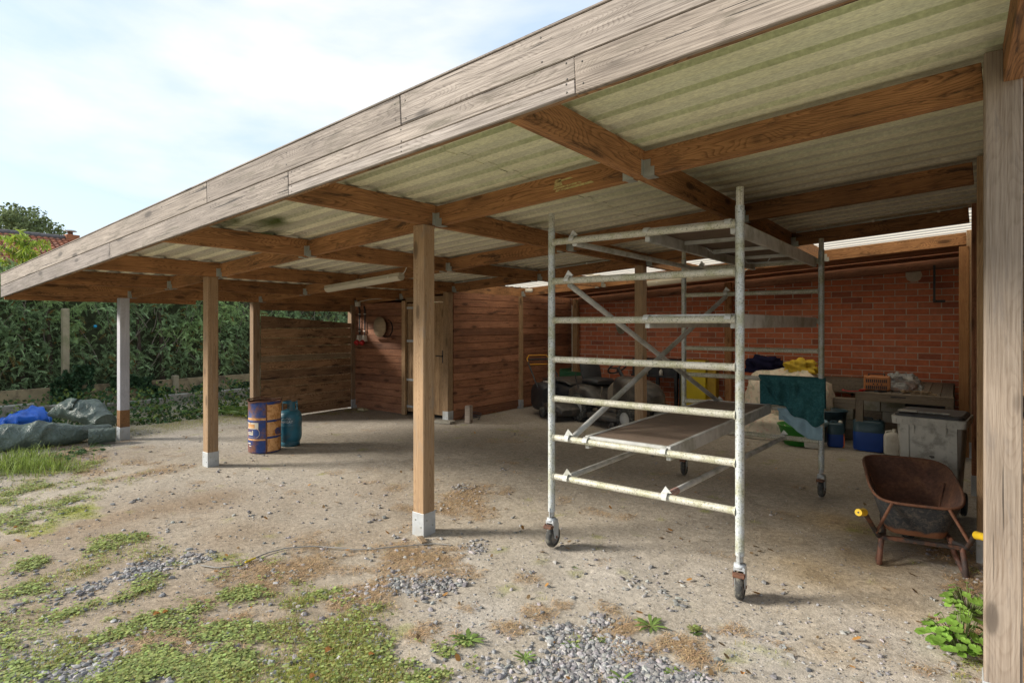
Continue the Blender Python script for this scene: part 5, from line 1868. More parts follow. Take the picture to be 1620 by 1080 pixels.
def mwheel(x, y, r, w, name="wheel"):
    Mw = Matrix.Translation((x, y, r)) @ Matrix.Rotation(PI / 2, 4, 'X')
    o = MB().lathe([(r * .55, -w * .45), (r * .85, -w * .5), (r * .97, -w * .38), (r, 0), (r * .97, w * .38), (r * .85, w * .5), (r * .55, w * .45)], 30, Mw).build(name, M_rubber, rm)
    MB().lathe([(.0001, -w * .2), (r * .2, -w * .45), (r * .5, -w * .25), (r * .57, -w * .46), (r * .57, w * .46), (r * .5, w * .25), (.0001, w * .2)], 24, Mw).build("rim", plain_cache("pale_wheel_rim", (.55, .55, .52), .5), o)
    tr = MB()
    for k in range(22):
        a = 2 * PI * k / 22
        for s_ in (-1, 1):
            tr.box(-.012, .012, s_ * w * .24 - w * .2, s_ * w * .24 + w * .2, r - .006, r + .008, M=Matrix.Translation((x, y, r)) @ Matrix.Rotation(a + s_ * .07, 4, 'Y'))
    tag(tr.build("tread", M_rubber, o), kind='stuff')


for s_ in (-1, 1):
    mwheel(-.05, s_ * .37, .235, .20)
    mwheel(1.12, s_ * .36, .19, .15)
hull([(.22, .46, .09, .20), (.35, .52, .08, .22), (.85, .52, .08, .22), (.95, .44, .09, .18)], "cutting_deck", M_mow, rm, .5)
for s_ in (-1, 1):
    Mw = Matrix.Translation((.92, s_ * .5, .06)) @ Matrix.Rotation(PI / 2, 4, 'X')
    MB().lathe([(.0001, -.02), (.055, -.02), (.06, 0), (.055, .02), (.0001, .02)], 16, Mw).build("gauge_wheel", M_rubber, rm)
MB().tube([(-.05, -.42, .55), (-.12, -.44, .75), (-.1, -.44, .82)], .010, 6).build("lever", M_black, rm)
MB().tube([(.40, -.30, .45), (.48, -.34, .62)], .012, 6).build("lever", M_moww, rm)
hull([(.38, .14, .30, .62), (.50, .18, .30, .70), (.58, .18, .34, .74)], "dashboard", M_moww, rm, .5)

# ================================================================== PUSH MOWER
pm = thing("push_mower", "push mower with black grass bag and yellow trimmed handlebar", "mower", (-5.92, 8.85, 0), math.radians(-30))
hull([(-.30, .25, .10, .52), (-.22, .27, .07, .58), (.10, .27, .08, .58), (.20, .25, .12, .52)], "grass_bag", M_black, pm, .45)
hull([(.2, .24, .10, .26), (.35, .27, .08, .30), (.75, .27, .08, .28), (.85, .2, .1, .2)], "mower_deck", M_mow, pm, .5)
for s_ in (-1, 1):
    MB().tube([(.25, s_ * .24, .2), (-.05, s_ * .25, .55), (-.45, s_ * .24, .93), (-.53, s_ * .22, .98)], .014, 8).build("handle_tube", M_black, pm)
    for xx, r_ in ((.28, .10), (.72, .09)):
        MB().lathe([(.0001, -.025), (r_ * .9, -.025), (r_, 0), (r_ * .9, .025), (.0001, .025)], 20, Matrix.Translation((xx, s_ * .29, r_)) @ Matrix.Rotation(PI / 2, 4, 'X')).build("wheel", M_rubber, pm)
MB().tube([(-.53, -.22, .98), (-.53, .22, .98)], .014, 8).build("handlebar", M_black, pm)
M_amber = plain("amber_plastic", (.72, .34, .01), .5)
MB().tube([(-.42, -.24, .90), (-.52, -.235, 1.0), (-.55, -.18, 1.06), (-.55, .18, 1.06), (-.52, .235, 1.0), (-.42, .24, .90)], .009, 8).build("control_bar", M_amber, pm)
MB().tube([(-.42, -.24, .895), (-.42, .24, .895)], .008, 8).build("control_bar", M_amber, pm)
MB().tube([(-.35, .22, .80), (-.36, .24, .45)], .008, 6).build("pull_cord", M_white, pm)
MB().box(-.18, .02, -.06, .06, .585, .60).build("bag_handle", M_white, pm)

# ================================================================== TARPAULINS
m, nt, b = nodes_of("grey_green_tarpaulin")
v = coords(nt, rnd=False)
n1 = noise_(nt, v, 3, 5, .6)
c = ramp(nt, n1, [(.3, (.07, .10, .08)), (.7, (.125, .165, .135))])
nt.links.new(c, b.inputs['Base Color']); b.inputs['Roughness'].default_value = .42
bump(nt, b, mixc(nt, .5, ramp(nt, noise_(nt, v, 4.5, 2, .5, 1.2), [(.40, 0), (.5, 1), (.60, 0)]), ramp(nt, noise_(nt, v, 11, 3, .5, 1.5), [(.42, 0), (.5, 1), (.58, 0)])), .45, .03)
M_tarp = m
M_tarpb = plain("blue_tarpaulin", (.012, .12, .55), .38, 0, .2, 9, bmp=.8)


def roll(name, label, cat, pts, rads, mat, seed, squash=.8, amp=.25, n=72, M=None, parent=None, freq=2.0, sub=8):
    """long crumpled bundle along a path"""
    P_ = []
    sub *= 2
    for i in range(len(pts) - 1):
        for k in range(sub):
            t = k / sub
            t2 = t
            P_.append((Vector(pts[i]).lerp(Vector(pts[i + 1]), t2), rads[i] * (1 - t) + rads[i + 1] * t))
    P_.append((Vector(pts[-1]), rads[-1]))
    loops = []
    for i, (p, r) in enumerate(P_):
        d = (P_[min(i + 1, len(P_) - 1)][0] - P_[max(i - 1, 0)][0]).normalized()
        side_ = Vector((-d.y, d.x, 0)).normalized()
        l = []
        for k in range(n):
            a = 2 * PI * k / n
            q = p + side_ * math.cos(a) * r + Vector((0, 0, math.sin(a) * r * squash))
            f1 = 1 - abs(nz(q + Vector((nz(q, 2, 3), nz(q, 2, 4), 0)) * .25, freq * 1.5, seed)) * 2.6
            f2 = 1 - abs(nz(q, freq * 3.3, seed + 7)) * 2.6
            dd = amp * (nz(q, freq, seed + 1) * .9 + (f1 - .4) * .7 + (f2 - .4) * .22 + nz(q, freq * 4, seed + 2) * .12)
            rr = r * (1 + dd)
            q = p + side_ * math.cos(a) * rr + Vector((0, 0, math.sin(a) * rr * squash))
            q.z = max(q.z, .004 + abs(nz(q, 5, seed)) * .01)
            l.append(tuple(q))
        loops.append(l)
    mb = MB(); mb.loft(loops, cap0=True, cap1=True)
    o = mb.build(name, mat, parent, I4)
    return tag(o, label, cat)


a_, b_ = gp(178, 700), gp(0, 716)
tp = thing("tarpaulin_heap", "crumpled grey green tarpaulin bundled on the grass beside the blue grey post", "tarpaulin", gp(90, 700))
A0, A1, A2, A3 = gp(172, 690), gp(120, 700), gp(60, 706), gp(-60, 716)
roll("lower_fold", None, None, [(A0.x, A0.y, .10), (A1.x, A1.y, .12), (A2.x, A2.y, .15), (A3.x, A3.y, .13)], [.10, .17, .25, .22], M_tarp, 1, .75, .20, parent=tp, freq=2.6, sub=14)
B0, B1, B2 = gp(168, 688), gp(130, 684), gp(78, 686)
roll("upper_fold", None, None, [(B0.x, B0.y, .20), (B1.x, B1.y, .36), ((B1.x + B2.x) / 2, (B1.y + B2.y) / 2, .36), (B2.x, B2.y, .30)], [.16, .27, .23, .06], M_tarp, 5, .68, .22, parent=tp, freq=2.4, sub=14)
C0, C1 = gp(183, 699), gp(140, 703)
roll("rolled_end", None, None, [(C0.x, C0.y, .105), (C1.x, C1.y, .10)], [.105, .12], M_tarp, 9, .95, .06, parent=tp, sub=6)
D0, D1, D2 = gp(68, 676), gp(30, 684), gp(-30, 690)
roll("tarpaulin", "bright blue tarpaulin bunched behind the grey green one", "tarpaulin", [(D0.x, D0.y, .14), ((D0.x + D1.x) / 2, (D0.y + D1.y) / 2, .19), (D1.x, D1.y, .14), (D2.x, D2.y, .10)], [.10, .20, .17, .13], M_tarpb, 15, .75, .55, freq=3.2, sub=14)

# ================================================================== CONCRETE FENCE, KERB WALL, HEDGE
HX = -13.8
fence = thing("concrete_fence", "low stained concrete plate fence below the conifer hedge", "fence", (HX, 4, 0))
M_plate = plain("stained_concrete_plate", (.30, .235, .13), .9, 0, .3, 4, (.085, .06, .035), .8, 3, bmp=.2)
M_cpost = plain("mossy_concrete_post", (.33, .28, .18), .9, 0, .2, 5, (.16, .17, .07), .6, 4, bmp=.2)
pl_y = [-2.3, -.3, 1.7, 3.66, 5.66, 7.66, 9.66]
for i, y in enumerate(pl_y):
    if i < len(pl_y) - 1:
        y2 = pl_y[i + 1]
        MB().box(HX - .03, HX + .02, y + .06, y2 - .06, -.05, .44, .006).build("concrete_plate", M_plate, fence, I4)
    hgt = 1.96 if i == 3 else .52
    MB().box(HX - .05, HX + .08, y - .055, y + .055, -.1, hgt, .01).build("concrete_post", M_cpost, fence, I4)
kerb = thing("kerb_wall", "broken low concrete edging in front of the fence", "kerb", (-12.7, 3, 0))
for i in range(9):
    y = -1.6 + i * 1.02
    hh = random.choice((.16, .2, .24, .22)) + (.12 if i < 5 else 0)
    MB().box(-.07, .05, -.49, .49, -.05, hh, .015).build("kerb_block", M_concrete, kerb, Matrix.Translation((-12.75 + random.uniform(-.05, .05), y, 0)) @ Matrix.Rotation(random.uniform(-.05, .05), 4, 'Z'))


def leafcloud(name, P, size, mat, colf, parent=None, M=None, k=4, asp=.5, droop=None):
    """P (n,3) leaf centres; each leaf one small diamond randomly turned"""
    n = len(P)
    d = rng.normal(size=(n, 3)); d /= np.linalg.norm(d, axis=1)[:, None]
    if droop is not None: d = d * .6 + np.array(droop)[None]; d /= np.linalg.norm(d, axis=1)[:, None]
    e = rng.normal(size=(n, 3)); e -= (e * d).sum(1)[:, None] * d; e /= np.linalg.norm(e, axis=1)[:, None]
    s = (size[0] + (size[1] - size[0]) * rng.random(n))[:, None]
    V = np.stack([P - d * s, P + e * s * asp, P + d * s, P - e * s * asp], 1).reshape(-1, 3)
    F = (np.arange(n) * 4)[:, None] + np.arange(4)[None]
    return np_mesh(name, V, F, mat, np.repeat(colf(n, P), 4, 0), parent=parent, M=M)


hedge = thing("conifer_hedge", "tall dark green conifer hedge behind the low concrete fence", "hedge", (-14.6, 4, 0))


def hedge_pts(n, y0, y1, top):
    y = rng.uniform(y0, y1, n)
    z = .42 + (top - .42) * rng.random(n) ** .85
    surf = -14.02 + .30 * (fbm(y * 1.1 + 40, z * 1.3 + 9, 4) - .5) * 2.0 + .10 * np.sin(y * 3.1)
    dep = rng.random(n) ** 2.2 * .9
    x = surf - dep
    tz = top + .35 * (fbm(y * 1.7, y * 0 + 3, 3) - .5)
    ok = z < tz
    hole = fbm(y * 2.6 + 11, z * 2.3 + 4, 3)
    ok &= (hole < .60) | (dep > .4)
    return np.stack([x, y, z], -1)[ok]


Pm = hedge_pts(26000, -6, 17, 2.85)
# sprays: each seed point grows a fan of short leaflets
k = 12
n = len(Pm)
dirv = rng.normal(size=(n, 3)) * .5 + np.array((.55, 0, .1)); dirv /= np.linalg.norm(dirv, axis=1)[:, None]
tt = np.linspace(-.2, 1, k)
sd2 = np.cross(dirv, rng.normal(size=(n, 3))); sd2 /= np.linalg.norm(sd2, axis=1)[:, None]
L_ = .06 + .12 * rng.random(n)
Q = Pm[:, None] + dirv[:, None] * (tt[None, :, None] * L_[:, None, None]) + sd2[:, None] * ((np.arange(k) % 2 * 2 - 1)[None, :, None] * (.022 * (1.15 - tt))[None, :, None])
Q[..., 2] -= (tt ** 2)[None] * .035
dl = (dirv[:, None] * .75 + sd2[:, None] * (np.arange(k) % 2 * 2 - 1)[None, :, None] * .8)
dl /= np.linalg.norm(dl, axis=-1)[..., None]
wl_ = np.cross(dl, np.broadcast_to(rng.normal(size=(n, 1, 3)), dl.shape)); wl_ /= np.linalg.norm(wl_, axis=-1)[..., None]
s1, s2 = .028, .0085
V = np.stack([Q - dl * s1, Q + wl_ * s2, Q + dl * s1, Q - wl_ * s2], 2).reshape(-1, 3)
F = (np.arange(n * k) * 4)[:, None] + np.arange(4)[None]
basec = np.array((.27, .38, .18)) * (.55 + .95 * rng.random((n, 1)))
vv = fbm(Pm[:, 1] * 1.2 + 3, Pm[:, 2] * 1.4, 3)[:, None]
basec = basec * (.7 + .6 * vv) + np.array((.05, .06, .0)) * (vv > .58)
brown = rng.random((n, 1)) < .05
basec = np.where(brown, np.array((.24, .15, .045)), basec)
M_hedge = tinted("conifer_foliage", .8, .15, 20, transl=.25)
o = np_mesh("foliage", V, F, M_hedge, np.repeat(np.repeat(basec, k, 0), 4, 0), parent=hedge, M=I4)
o['kind'] = 'stuff'
# solid dark core, raised to block sky through sparse foliage, and bare branches
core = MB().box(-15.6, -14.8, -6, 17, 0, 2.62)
tag(core.build("hedge_core", plain_cache("dark_hedge_interior", (.07, .08, .04), 1, var=.5, scale=14), hedge, I4), kind='stuff')
mb = MB()
for i in range(150):
    y = random.uniform(-3, 12); z0 = random.uniform(.5, 1.9)
    p = Vector((-14.35, y, z0)); d = Vector((random.uniform(.0, .35), random.uniform(-.7, .7), random.uniform(.4, 1.2))).normalized()
    pts = [tuple(p)]
    for q in range(4):
        d = (d + Vector((random.uniform(-.1, .1), random.uniform(-.25, .25), random.uniform(-.1, .2)))).normalized()
        p = p + d * random.uniform(.12, .24)
        p.x = min(p.x, -13.95)
        pts.append(tuple(p))
    mb.tube(pts, .009, 5, rads=[.011, .009, .007, .005, .003])
tag(mb.build("bare_branches", plain_cache("pale_bare_branch", (.30, .25, .20), .9), hedge, I4), kind='stuff')
mb = MB()
for i in range(17):
    y = -4 + i * 1.1 + random.uniform(-.3, .3)
    p = MB().tube([(-14.5, y, 0), (-14.45, y + random.uniform(-.1, .1), 1.1), (-14.5, y + random.uniform(-.15, .15), 2.3)], .05, 8, rads=[.06, .045, .02])
    p.build("stem", plain_cache("dark_bark", (.09, .065, .045), .95), hedge, I4)
tag(tagb := MB().lathe([(.0001, -.03), (.025, -.02), (.033, 0), (.025, .022), (.0001, .03)], 12).build("blue_ball", plain_cache("cyan_plastic", (.01, .35, .62), .5), None, Matrix.Translation((gp(157, 900).x * 0 + x_at(157, 3.9 * 1.0), 3.9, 1.63)) if False else Matrix.Translation((-13.9, 4.19, 1.61))), "tiny bright blue object caught in the hedge", "ball")

# ---- ivy on the fence and low plants in front
M_ivy = tinted("ivy_leaf", .6, .15, 20, transl=.2)


def ivy(n, y0, y1, z0, z1, x, thr):
    y, z = rng.uniform(y0, y1, n), rng.uniform(z0, z1, n)
    f = fbm(y * 2.2 + 60, z * 2.5 + 33, 4)
    ok = f > thr
    return np.stack([x + .04 + .06 * rng.random(n), y, z], -1)[ok]


def ivcol(n, P):
    return np.array((.04, .085, .035)) * (.5 + 1.1 * rng.random((n, 1))) + np.array((.02, .025, .01)) * (rng.random((n, 1)) < .2)


Pv = np.concatenate([ivy(7000, -1.5, 2.6, .05, .62, HX, .51), ivy(2200, 3.4, 4.1, .1, .85, HX + .04, .47), ivy(3800, 4.4, 5.6, .05, .6, HX, .54), ivy(2500, 6, 10, .0, .25, HX, .5)])
o = leafcloud("ivy", Pv, (.02, .045), M_ivy, ivcol, asp=.8)
tag(o, "dark ivy creeping over the concrete fence", "ivy"); o['kind'] = 'stuff'
# ground cover strip between yard and fence
n = 16000
y = rng.uniform(.8, 11.5, n); x = rng.uniform(-13.6, -10.0, n)
edge = -10.55 + .5 * (fbm(y * 1.1 + 9, y * 0, 3) - .5) + np.clip((3.6 - y) * .9, 0, 1.2) * 0 - np.clip(4.2 - y, 0, 3) * .45
f = fbm(x * 2 + 80, y * 2 + 12, 4)
ok = (x < edge) & (f > .38)
z = (rng.random(n) ** 1.6) * np.clip((edge - x) * .30, .03, .42) * (.4 + f)
Pg = np.stack([x, y, z], -1)[ok]
o = leafcloud("ground_cover", Pg, (.02, .05), M_ivy, lambda n, P: np.where(rng.random((n, 1)) < .35, np.array((.16, .21, .045)), np.array((.06, .12, .04))) * (.5 + .9 * rng.random((n, 1))), asp=.6)
tag(o, "mixed low weeds and ivy covering the bank at the edge of the yard", kind='stuff')
y = rng.uniform(5.2, 9.5, 5000); x = rng.uniform(-11.2, -9.62, 5000)
o = leafcloud("verge_weeds", np.stack([x, y, .05 * rng.random(5000)], -1), (.012, .03), M_ivy, lambda n, P: np.array((.30, .36, .06)) * (.5 + .9 * rng.random((n, 1))), asp=.5)
tag(o, "mossy yellow green weeds on the verge behind the board panel", kind='stuff')
# taller grass in front of the tarpaulin
Pq = []
for (px, py, r, c_) in ((20, 735, .4, 420), (55, 740, .3, 260), (85, 745, .25, 140), (5, 745, .4, 300), (40, 725, .2, 160)):
    g0 = gp(px, py)
    Pq.append(np.stack([rng.normal(g0.x, r * .6, c_), rng.normal(g0.y, r * .6, c_), np.zeros(c_)], -1))
o = blades("tall_grass", np.concatenate(Pq), .06, .22, .003, M_leaf, lambda n: np.array((.27, .36, .08)) * (.4 + .9 * rng.random((n, 1))), .8)
tag(o, "long fresh grass blades growing up against the tarpaulin", kind='stuff')


# ---- ferns
def fern(loc, label, r=.45, nf=11, seed=0, up=.8):
    rd_ = random.Random(seed)
    t = thing("fern", label, "fern", loc, rd_.random() * 6, group=None)
    mat = M_ivy
    for f in range(nf):
        a = 2 * PI * f / nf + rd_.uniform(-.3, .3)
        L = r * rd_.uniform(.7, 1.15)
        V, F, C = [], [], []
        m_ = 18
        for k in range(m_):
            tt = (k + 1) / m_
            x = L * tt; z = L * up * (tt * 1.25 - tt * tt * 1.1)
            w = .14 * L * 2 * (1 - tt) ** .7 * min(1, tt * 5) + .01
            for s_ in (-1, 1):
                b_i = len(V)
                V += [(x, 0, z), (x + .012, s_ * w * .5, z - .004), (x + w * .35, s_ * w, z - w * .25), (x + .03 * L, 0, z)]
                F.append((b_i, b_i + 1, b_i + 2, b_i + 3))
        V = np.array(V)
        ca, sa = math.cos(a), math.sin(a)
        V = np.stack([V[:, 0] * ca - V[:, 1] * sa, V[:, 0] * sa + V[:, 1] * ca, V[:, 2]], -1)
        col = np.array((.15, .25, .055)) * rd_.uniform(.6, 1.2)
        np_mesh("frond", V, np.array(F), mat, np.tile(col, (len(V), 1)), parent=t)
    return t


for i, (px, py, r, lb) in enumerate(((248, 652, .50, "fern with arching fronds left of the second timber post"), (385, 658, .55, "fern between the second timber post and the oil drum"), (362, 655, .4, "smaller fern just right of the second timber post"),
                                     (215, 668, .3, "low fern close to the blue grey post"), (300, 655, .35, "small fern in the weeds left of the second timber post"))):
    p = gp(px, py)
    fern((p.x, p.y, 0), lb, r, seed=i)


# ---- leafy plants
def leafy(loc, label, cat, n, r, h, size, col, name="plant", seed=0, stems=True):
    rd_ = random.Random(seed)
    t = thing(name, label, cat, loc)
    sm = MB(); V, F = [], []
    for i in range(n):
        a = rd_.uniform(0, 2 * PI); q = r * math.sqrt(rd_.random()); z = h * (1 - .6 * (q / r)) * rd_.uniform(.5, 1)
        c0 = Vector((q * math.cos(a), q * math.sin(a), z))
        if stems: sm.tube([(c0.x * .25, c0.y * .25, 0), (c0.x * .7, c0.y * .7, z * .7), tuple(c0)], .0022, 4, cap=False)
        s = size * rd_.uniform(.6, 1.15)
        nrm = Vector((math.cos(a) * .5 + rd_.uniform(-.3, .3), math.sin(a) * .5 + rd_.uniform(-.3, .3), 1)).normalized()
        d = Vector((math.cos(a), math.sin(a), -.2)); d = (d - nrm * d.dot(nrm)).normalized(); e = nrm.cross(d)
        b_i = len(V)
        V.append(tuple(c0))
        m_ = 12
        for k in range(m_):
            aa = 2 * PI * k / m_
            rr = s * (1 + .08 * math.cos(aa * 6)) * (1 if k else .55)
            p = c0 + d * (s * .75) + d * (-math.cos(aa)) * rr * .9 + e * math.sin(aa) * rr * .85 - nrm * (abs(math.sin(aa)) * s * .18)
            V.append(tuple(p))
        V[b_i] = tuple(c0 + d * s * .75 + nrm * -.006)
        for k in range(m_): F.append((b_i, b_i + 1 + k, b_i + 1 + (k + 1) % m_))
    V = np.array(V)
    cols = np.repeat(np.array(col) * (.65 + .65 * np.array([rd_.random() for _ in range(n)])[:, None]), 13, 0)
    np_mesh("leaves", V, np.array(F), M_leaf, cols, parent=t)
    if stems: tag(sm.build("stems", plain_cache("green_stem", (.12, .17, .05), .7), t), kind='stuff')
    return t


p = gp(1530, 1030)
leafy((p.x - .02, p.y + .02, 0), "bright green round-leaved plant at the foot of the near right post", "plant", 95, .16, .24, .030, (.20, .36, .06), "leafy_plant", 3)
p = gp(1525, 975)
leafy((p.x + .02, p.y + .05, 0), "upper clump of round green leaves behind the first one by the near post", "plant", 60, .13, .22, .027, (.22, .38, .07), "leafy_plant", 5)


def rosette(loc, label, n, L, col, seed, name="weed"):
    rd_ = random.Random(seed)
    t = thing(name, label, "weed", loc)
    V, F = [], []
    for i in range(n):
        a = 2 * PI * i / n + rd_.uniform(-.3, .3); l = L * rd_.uniform(.6, 1.1); w = l * .10; up = rd_.uniform(.2, .6)
        ca, sa = math.cos(a), math.sin(a)
        b_i = len(V)
        for (tt, k) in ((0, .25), (.35, .8), (.7, 1.0), (1, .05)):
            x = l * tt; z = l * up * (tt - tt * tt * .7)
            for s_ in (-1, 1): V.append((x * ca - s_ * w * k * sa, x * sa + s_ * w * k * ca, z + .003))
        for q in range(3): F.append((b_i + 2 * q, b_i + 2 * q + 2, b_i + 2 * q + 3, b_i + 2 * q + 1))
    col_ = np.repeat(np.array(col) * (.6 + .7 * np.array([rd_.random() for _ in range(n)])[:, None]), 8, 0)
    np_mesh("leaves", np.array(V), np.array(F), M_leaf, col_, parent=t)
    return t


WD = [(1030, 990, 14, .10, "dandelion rosette in the dead grass between the scaffold castors"), (905, 1018, 12, .06, "small green weed among the gravel at the lower centre"),
      (945, 1012, 9, .045, "tiny weed right of the small green weed in the gravel"), (1065, 1062, 10, .05, "weed growing at the right edge of the gravel"),
      (985, 1075, 12, .08, "weed at the very bottom edge of the gravel"), (830, 1040, 12, .07, "weed on the gravel left of the lower centre"),
      (740, 1015, 20, .10, "broad green weed clump on the near gravel"), (1100, 1000, 16, .05, "dark tuft on the dead grass right of the dandelion"),
      (910, 895, 6, .03, "single tiny sprout near the front left castor"), (1105, 1070, 10, .05, "low sprig beside the dead grass at the bottom edge"),
      (225, 845, 14, .08, "isolated grass tuft on the bare earth to the left")]
for i, (px, py, n, L, lb) in enumerate(WD):
    p = gp(px, py)
    rosette((p.x, p.y, hz(p.x, p.y)), lb, n, L, (.20, .30, .08) if i != 7 else (.07, .12, .03), i)
for i, (px, py, lb) in enumerate(((140, 712, "bramble shoots creeping out from under the tarpaulin"), (105, 722, "second bramble shoot in front of the tarpaulin"))):
    p = gp(px, py)
    leafy((p.x, p.y, 0), lb, "bramble", 26, .30, .12, .035, (.07, .14, .045), "bramble", 20 + i)

# ================================================================== THINGS LYING ON THE YARD
pts = [gp(*q, .012) for q in ((318, 893), (345, 897), (380, 893), (402, 882), (425, 873), (450, 867), (500, 863), (560, 867), (600, 866), (640, 862), (690, 858), (722, 861))]
hose = thing("hose", "thin grey hose lying across the yard in front of the post", "hose", gp(560, 867))
sm_ = []
for i in range(len(pts) - 1):
    for k in range(4): sm_.append(pts[i].lerp(pts[i + 1], k / 4) + Vector((0, 0, hz(pts[i].x, pts[i].y))))
MB().tube(sm_, .0045, 8).build("hose_line", plain_cache("grey_hose", (.27, .26, .24), .6, var=.3), hose, I4)
q0, q1 = gp(388, 889, .014), gp(404, 882, .014)
MB().tube([q0, q1], .007, 8).build("yellow_coupling", plain_cache("yellow_hose_coupling", (.65, .48, .03), .5), hose, I4)
p = gp(668, 856)
tag(MB().box(-.07, .07, -.022, .022, 0, .02, .002).build("wood_wedge", M_panelpale, None, Matrix.Translation((p.x, p.y, 0)) @ Matrix.Rotation(-.5, 4, 'Z')), "small brown wood wedge at the foot of the near timber post", "wedge")
for (px, py, s, lb) in ((608, 818, .028, "pale stone left of the near timber post"), (640, 852, .022, "small grey stone left of the near post foot"), (699, 852, .02, "pale stone right of the near post foot"), (736, 924, .026, "pale round stone among the near gravel"), (682, 965, .024, "smooth light grey stone on bare dust in the foreground"), (300, 868, .02, "dark stone on the left grass"), (145, 878, .02, "dark blue grey stone at the far left in the grass"), (685, 1045, .028, "grey stone beside the green weeds in the foreground")):
    p = gp(px, py)
    o = stones("stone", np.array([[p.x, p.y, hz(p.x, p.y)]]), s, s, M_stone, stonecol, .7)
    tag(o, lb, "stone")
for (px, py, r, lb) in ((520, 1033, .035, "bright orange fallen leaf in the near grass"), (588, 1040, .028, "orange brown leaf standing in the foreground grass"), (248, 975, .032, "yellow orange leaf on the left grass"), (262, 972, .028, "second yellow orange leaf touching the first on the left grass"), (495, 1075, .03, "orange leaf at the bottom edge of the grass"), (25, 837, .03, "orange leaf on the far left grass"), (1175, 1070, .02, "pale orange leaf on the bare dust at the bottom")):
    p = gp(px, py)
    V = []
    a0 = random.random() * 6
    for k in range(12):
        a = a0 + 2 * PI * k / 12
        rr = r * .62 * (1 if k % 2 else .8)
        V.append((p.x + rr * math.cos(a), p.y + rr * math.sin(a), .022 + .35 * rr * math.cos(a * 2)))
    V.append((p.x, p.y, .014))
    o = MB().add(V, [(12, k, (k + 1) % 12) for k in range(12)]).build("fallen_leaf", plain_cache("orange_leaf", (.50, .23, .06), .7), None, I4)
    tag(o, lb, "leaf")

# ================================================================== BEYOND THE HEDGE
house = thing("neighbour_house", "neighbouring house with orange tiled roof behind the hedge", "house", (-33, 5, 0))
rx, rz_, ex, ez = -31.7, 5.45, -28.9, 4.05
ya, yb_ = -6.0, 9.6
MB().box(-34.2, -29.2, ya + .3, yb_ - .3, 0, 4.3).build("wall", plain_cache("orange_brick_wall", (.42, .17, .08), .9, var=.3, scale=6), house, I4)
rf = MB().add([(rx, ya, rz_), (rx, yb_ - 1.0, rz_), (ex, yb_ + .2, ez), (ex, ya, ez), (rx - 2.8, ya, ez), (rx - 2.8, yb_ + .2, ez)], [(0, 3, 2, 1), (0, 1, 5, 4), (1, 2, 5)]).build("roof", plain_cache("roof_underlay", (.15, .07, .04), .9), house, I4)
m, nt, b = nodes_of("clay_roof_tile")
g = nt.nodes.new('ShaderNodeNewGeometry')
c = ramp(nt, g.outputs['Random Per Island'], [(0, (.30, .10, .05)), (.5, (.40, .15, .075)), (.85, (.34, .14, .08)), (1, (.22, .11, .08))])
nt.links.new(c, b.inputs['Base Color']); b.inputs['Roughness'].default_value = .85
M_tile = m
tl = MB()
nr = 11
sl = math.hypot(ex - rx, ez - rz_)
for r in range(nr):
    t0, t1 = r / nr, (r + 1.12) / nr
    p0 = Vector((rx + (ex - rx) * t0, 0, rz_ + (ez - rz_) * t0)); p1 = Vector((rx + (ex - rx) * t1, 0, rz_ + (ez - rz_) * t1))
    nrm = Vector((-(ez - rz_), 0, (ex - rx))).normalized()
    ymax = yb_ - 1.0 + 1.2 * t0
    y = -1.0
    while y < ymax:
        w = .22
        tl.add([p0 + nrm * .02 + Vector((0, y, 0)), p0 + nrm * .06 + Vector((0, y + w * .45, 0)), p0 + nrm * .02 + Vector((0, y + w * .9, 0)),
                p1 + nrm * .06 + Vector((0, y, 0)), p1 + nrm * .11 + Vector((0, y + w * .45, 0)), p1 + nrm * .06 + Vector((0, y + w * .9, 0)),
                p1 + nrm * .01 + Vector((0, y, 0)), p1 + nrm * .01 + Vector((0, y + w * .9, 0))],
               [(0, 3, 4, 1), (1, 4, 5, 2), (3, 6, 7, 5, 4)])
        y += w
tag(tl.build("roof_tiles", M_tile, rf, I4), kind='stuff')
rg = MB()
y = -1.0
while y < yb_ - 1.05:
    rg.tube([(rx, y, rz_ + .06), (rx, y + .34, rz_ + .085)], .11, 8)
    y += .34
tag(rg.build("ridge_tiles", plain_cache("grey_ridge_tile", (.13, .12, .12), .85), rf, I4), kind='stuff')
chm = MB().box(rx - .22, rx + .22, 8.4, 8.9, rz_ - .3, rz_ + .22, .01).build("chimney", plain_cache("orange_brick_wall", (.42, .17, .08)), house, I4)
for k in range(4):
    MB().box(rx - .23, rx + .23, 8.39, 8.91, rz_ - .08 + k * .08, rz_ - .065 + k * .08).build("brick_course", plain_cache("dark_chimney_joint", (.2, .09, .06), .9), chm, I4)
MB().lathe([(.11, 0), (.10, .14), (.0001, .14)], 12, Matrix.Translation((rx, 8.6, rz_ + .22))).build("chimney_pot", M_rust, chm, I4)
MB().lathe([(.26, 0), (.20, .05), (.0001, .06)], 12, Matrix.Translation((rx, 8.6, rz_ + .38))).build("chimney_cowl", M_hanger, chm, I4)

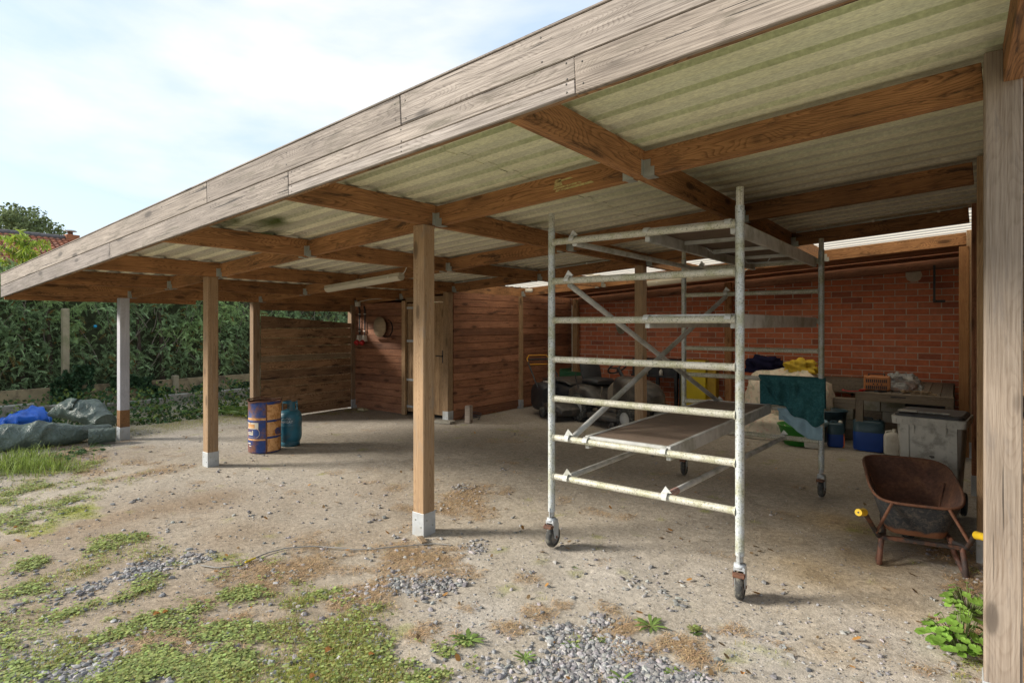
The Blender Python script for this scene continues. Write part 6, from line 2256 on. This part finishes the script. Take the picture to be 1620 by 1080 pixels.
tree = thing("tree", "rounded dark green tree rising behind the tiled roof", "tree", (-57, 12.3, 0))
MB().tube([(0, 0, 0), (.1, 0, 3), (0, .2, 6), (.2, 0, 9)], .4, 10, rads=[.5, .4, .3, .12]).build("trunk", _pc["dark_bark"], tree)
mb = MB()
for i in range(9):
    a = i * .7; z = 4 + i * .5
    mb.tube([(0, 0, z), (1.3 * math.cos(a), 1.3 * math.sin(a), z + .9), (2.8 * math.cos(a), 2.8 * math.sin(a), z + 1.6)], .1, 6, rads=[.14, .09, .03])
tag(mb.build("branches", _pc["dark_bark"], tree), kind='stuff')
cl = []
for i in range(38):
    a, q = random.random() * 2 * PI, random.random() ** .5
    z = random.uniform(4.2, 10.4)
    rad = 4.6 * math.sqrt(max(.05, 1 - ((z - 6.4) / 4.6) ** 2))
    c0 = np.array((rad * q * math.cos(a), rad * q * math.sin(a), z))
    m_ = 260
    d = rng.normal(size=(m_, 3)); d /= np.linalg.norm(d, axis=1)[:, None]
    cl.append(c0 + d * (rng.random((m_, 1)) ** .4) * random.uniform(.7, 1.15))
cl = np.concatenate(cl)
o = leafcloud("crown", cl, (.08, .17), M_hedge, lambda n, P: np.array((.15, .19, .08)) * (.5 + .9 * rng.random((n, 1))), parent=tree, asp=.6)

sap = thing("sapling", "young yellow green tree with long drooping leaves above the hedge", "sapling", (-14.7, 3.2, 0))
rs = random.Random(4)
MB().tube([(0, 0, 0), (.05, .02, 1.6), (0, .05, 2.6), (.05, .02, 3.35)], .03, 8, rads=[.04, .03, .02, .008]).build("trunk", _pc["dark_bark"], sap)
mb = MB(); LP, LD = [], []
for i in range(46):
    z = rs.uniform(2.1, 3.3); a = rs.uniform(0, 2 * PI); l = rs.uniform(.25, .66) * (1.25 - (z - 2.3) * .55)
    p0 = Vector((0, 0, z)); p1 = p0 + Vector((math.cos(a) * l * .6, math.sin(a) * l * .6, l * .35)); p2 = p0 + Vector((math.cos(a) * l, math.sin(a) * l, l * .3))
    mb.tube([p0, p1, p2], .006, 5, rads=[.009, .006, .003])
    for k in range(20):
        t = rs.random()
        c0 = (p0.lerp(p1, t) if rs.random() < .4 else p1.lerp(p2, t))
        LP.append(tuple(c0)); aa = rs.uniform(0, 2 * PI)
        LD.append((math.cos(aa) * .5, math.sin(aa) * .5, -rs.uniform(.3, 1)))
for k in range(60):
    LP.append((rs.uniform(-.06, .06), rs.uniform(-.06, .06), rs.uniform(3.1, 3.5))); aa = rs.uniform(0, 2 * PI); LD.append((math.cos(aa) * .6, math.sin(aa) * .6, rs.uniform(-.8, .3)))
tag(mb.build("branches", _pc["green_stem"], sap), kind='stuff')
LP, LD = np.array(LP), np.array(LD); LD /= np.linalg.norm(LD, axis=1)[:, None]
e = np.cross(LD, rng.normal(size=LD.shape)); e /= np.linalg.norm(e, axis=1)[:, None]
s = (.06 + .045 * rng.random(len(LP)))[:, None]
V = np.stack([LP, LP + LD * s * .8 + e * s * .22, LP + LD * s * 2 + np.array((0, 0, -.01)), LP + LD * s * .8 - e * s * .22], 1).reshape(-1, 3)
n = len(LP)
cc_ = np.array((.30, .40, .055)) * (.6 + .7 * rng.random((n, 1))) + np.array((.12, .02, 0)) * (rng.random((n, 1)) < .2)
np_mesh("crown", V, (np.arange(n) * 4)[:, None] + np.arange(4)[None], M_leaf, np.repeat(cc_, 4, 0), parent=sap)
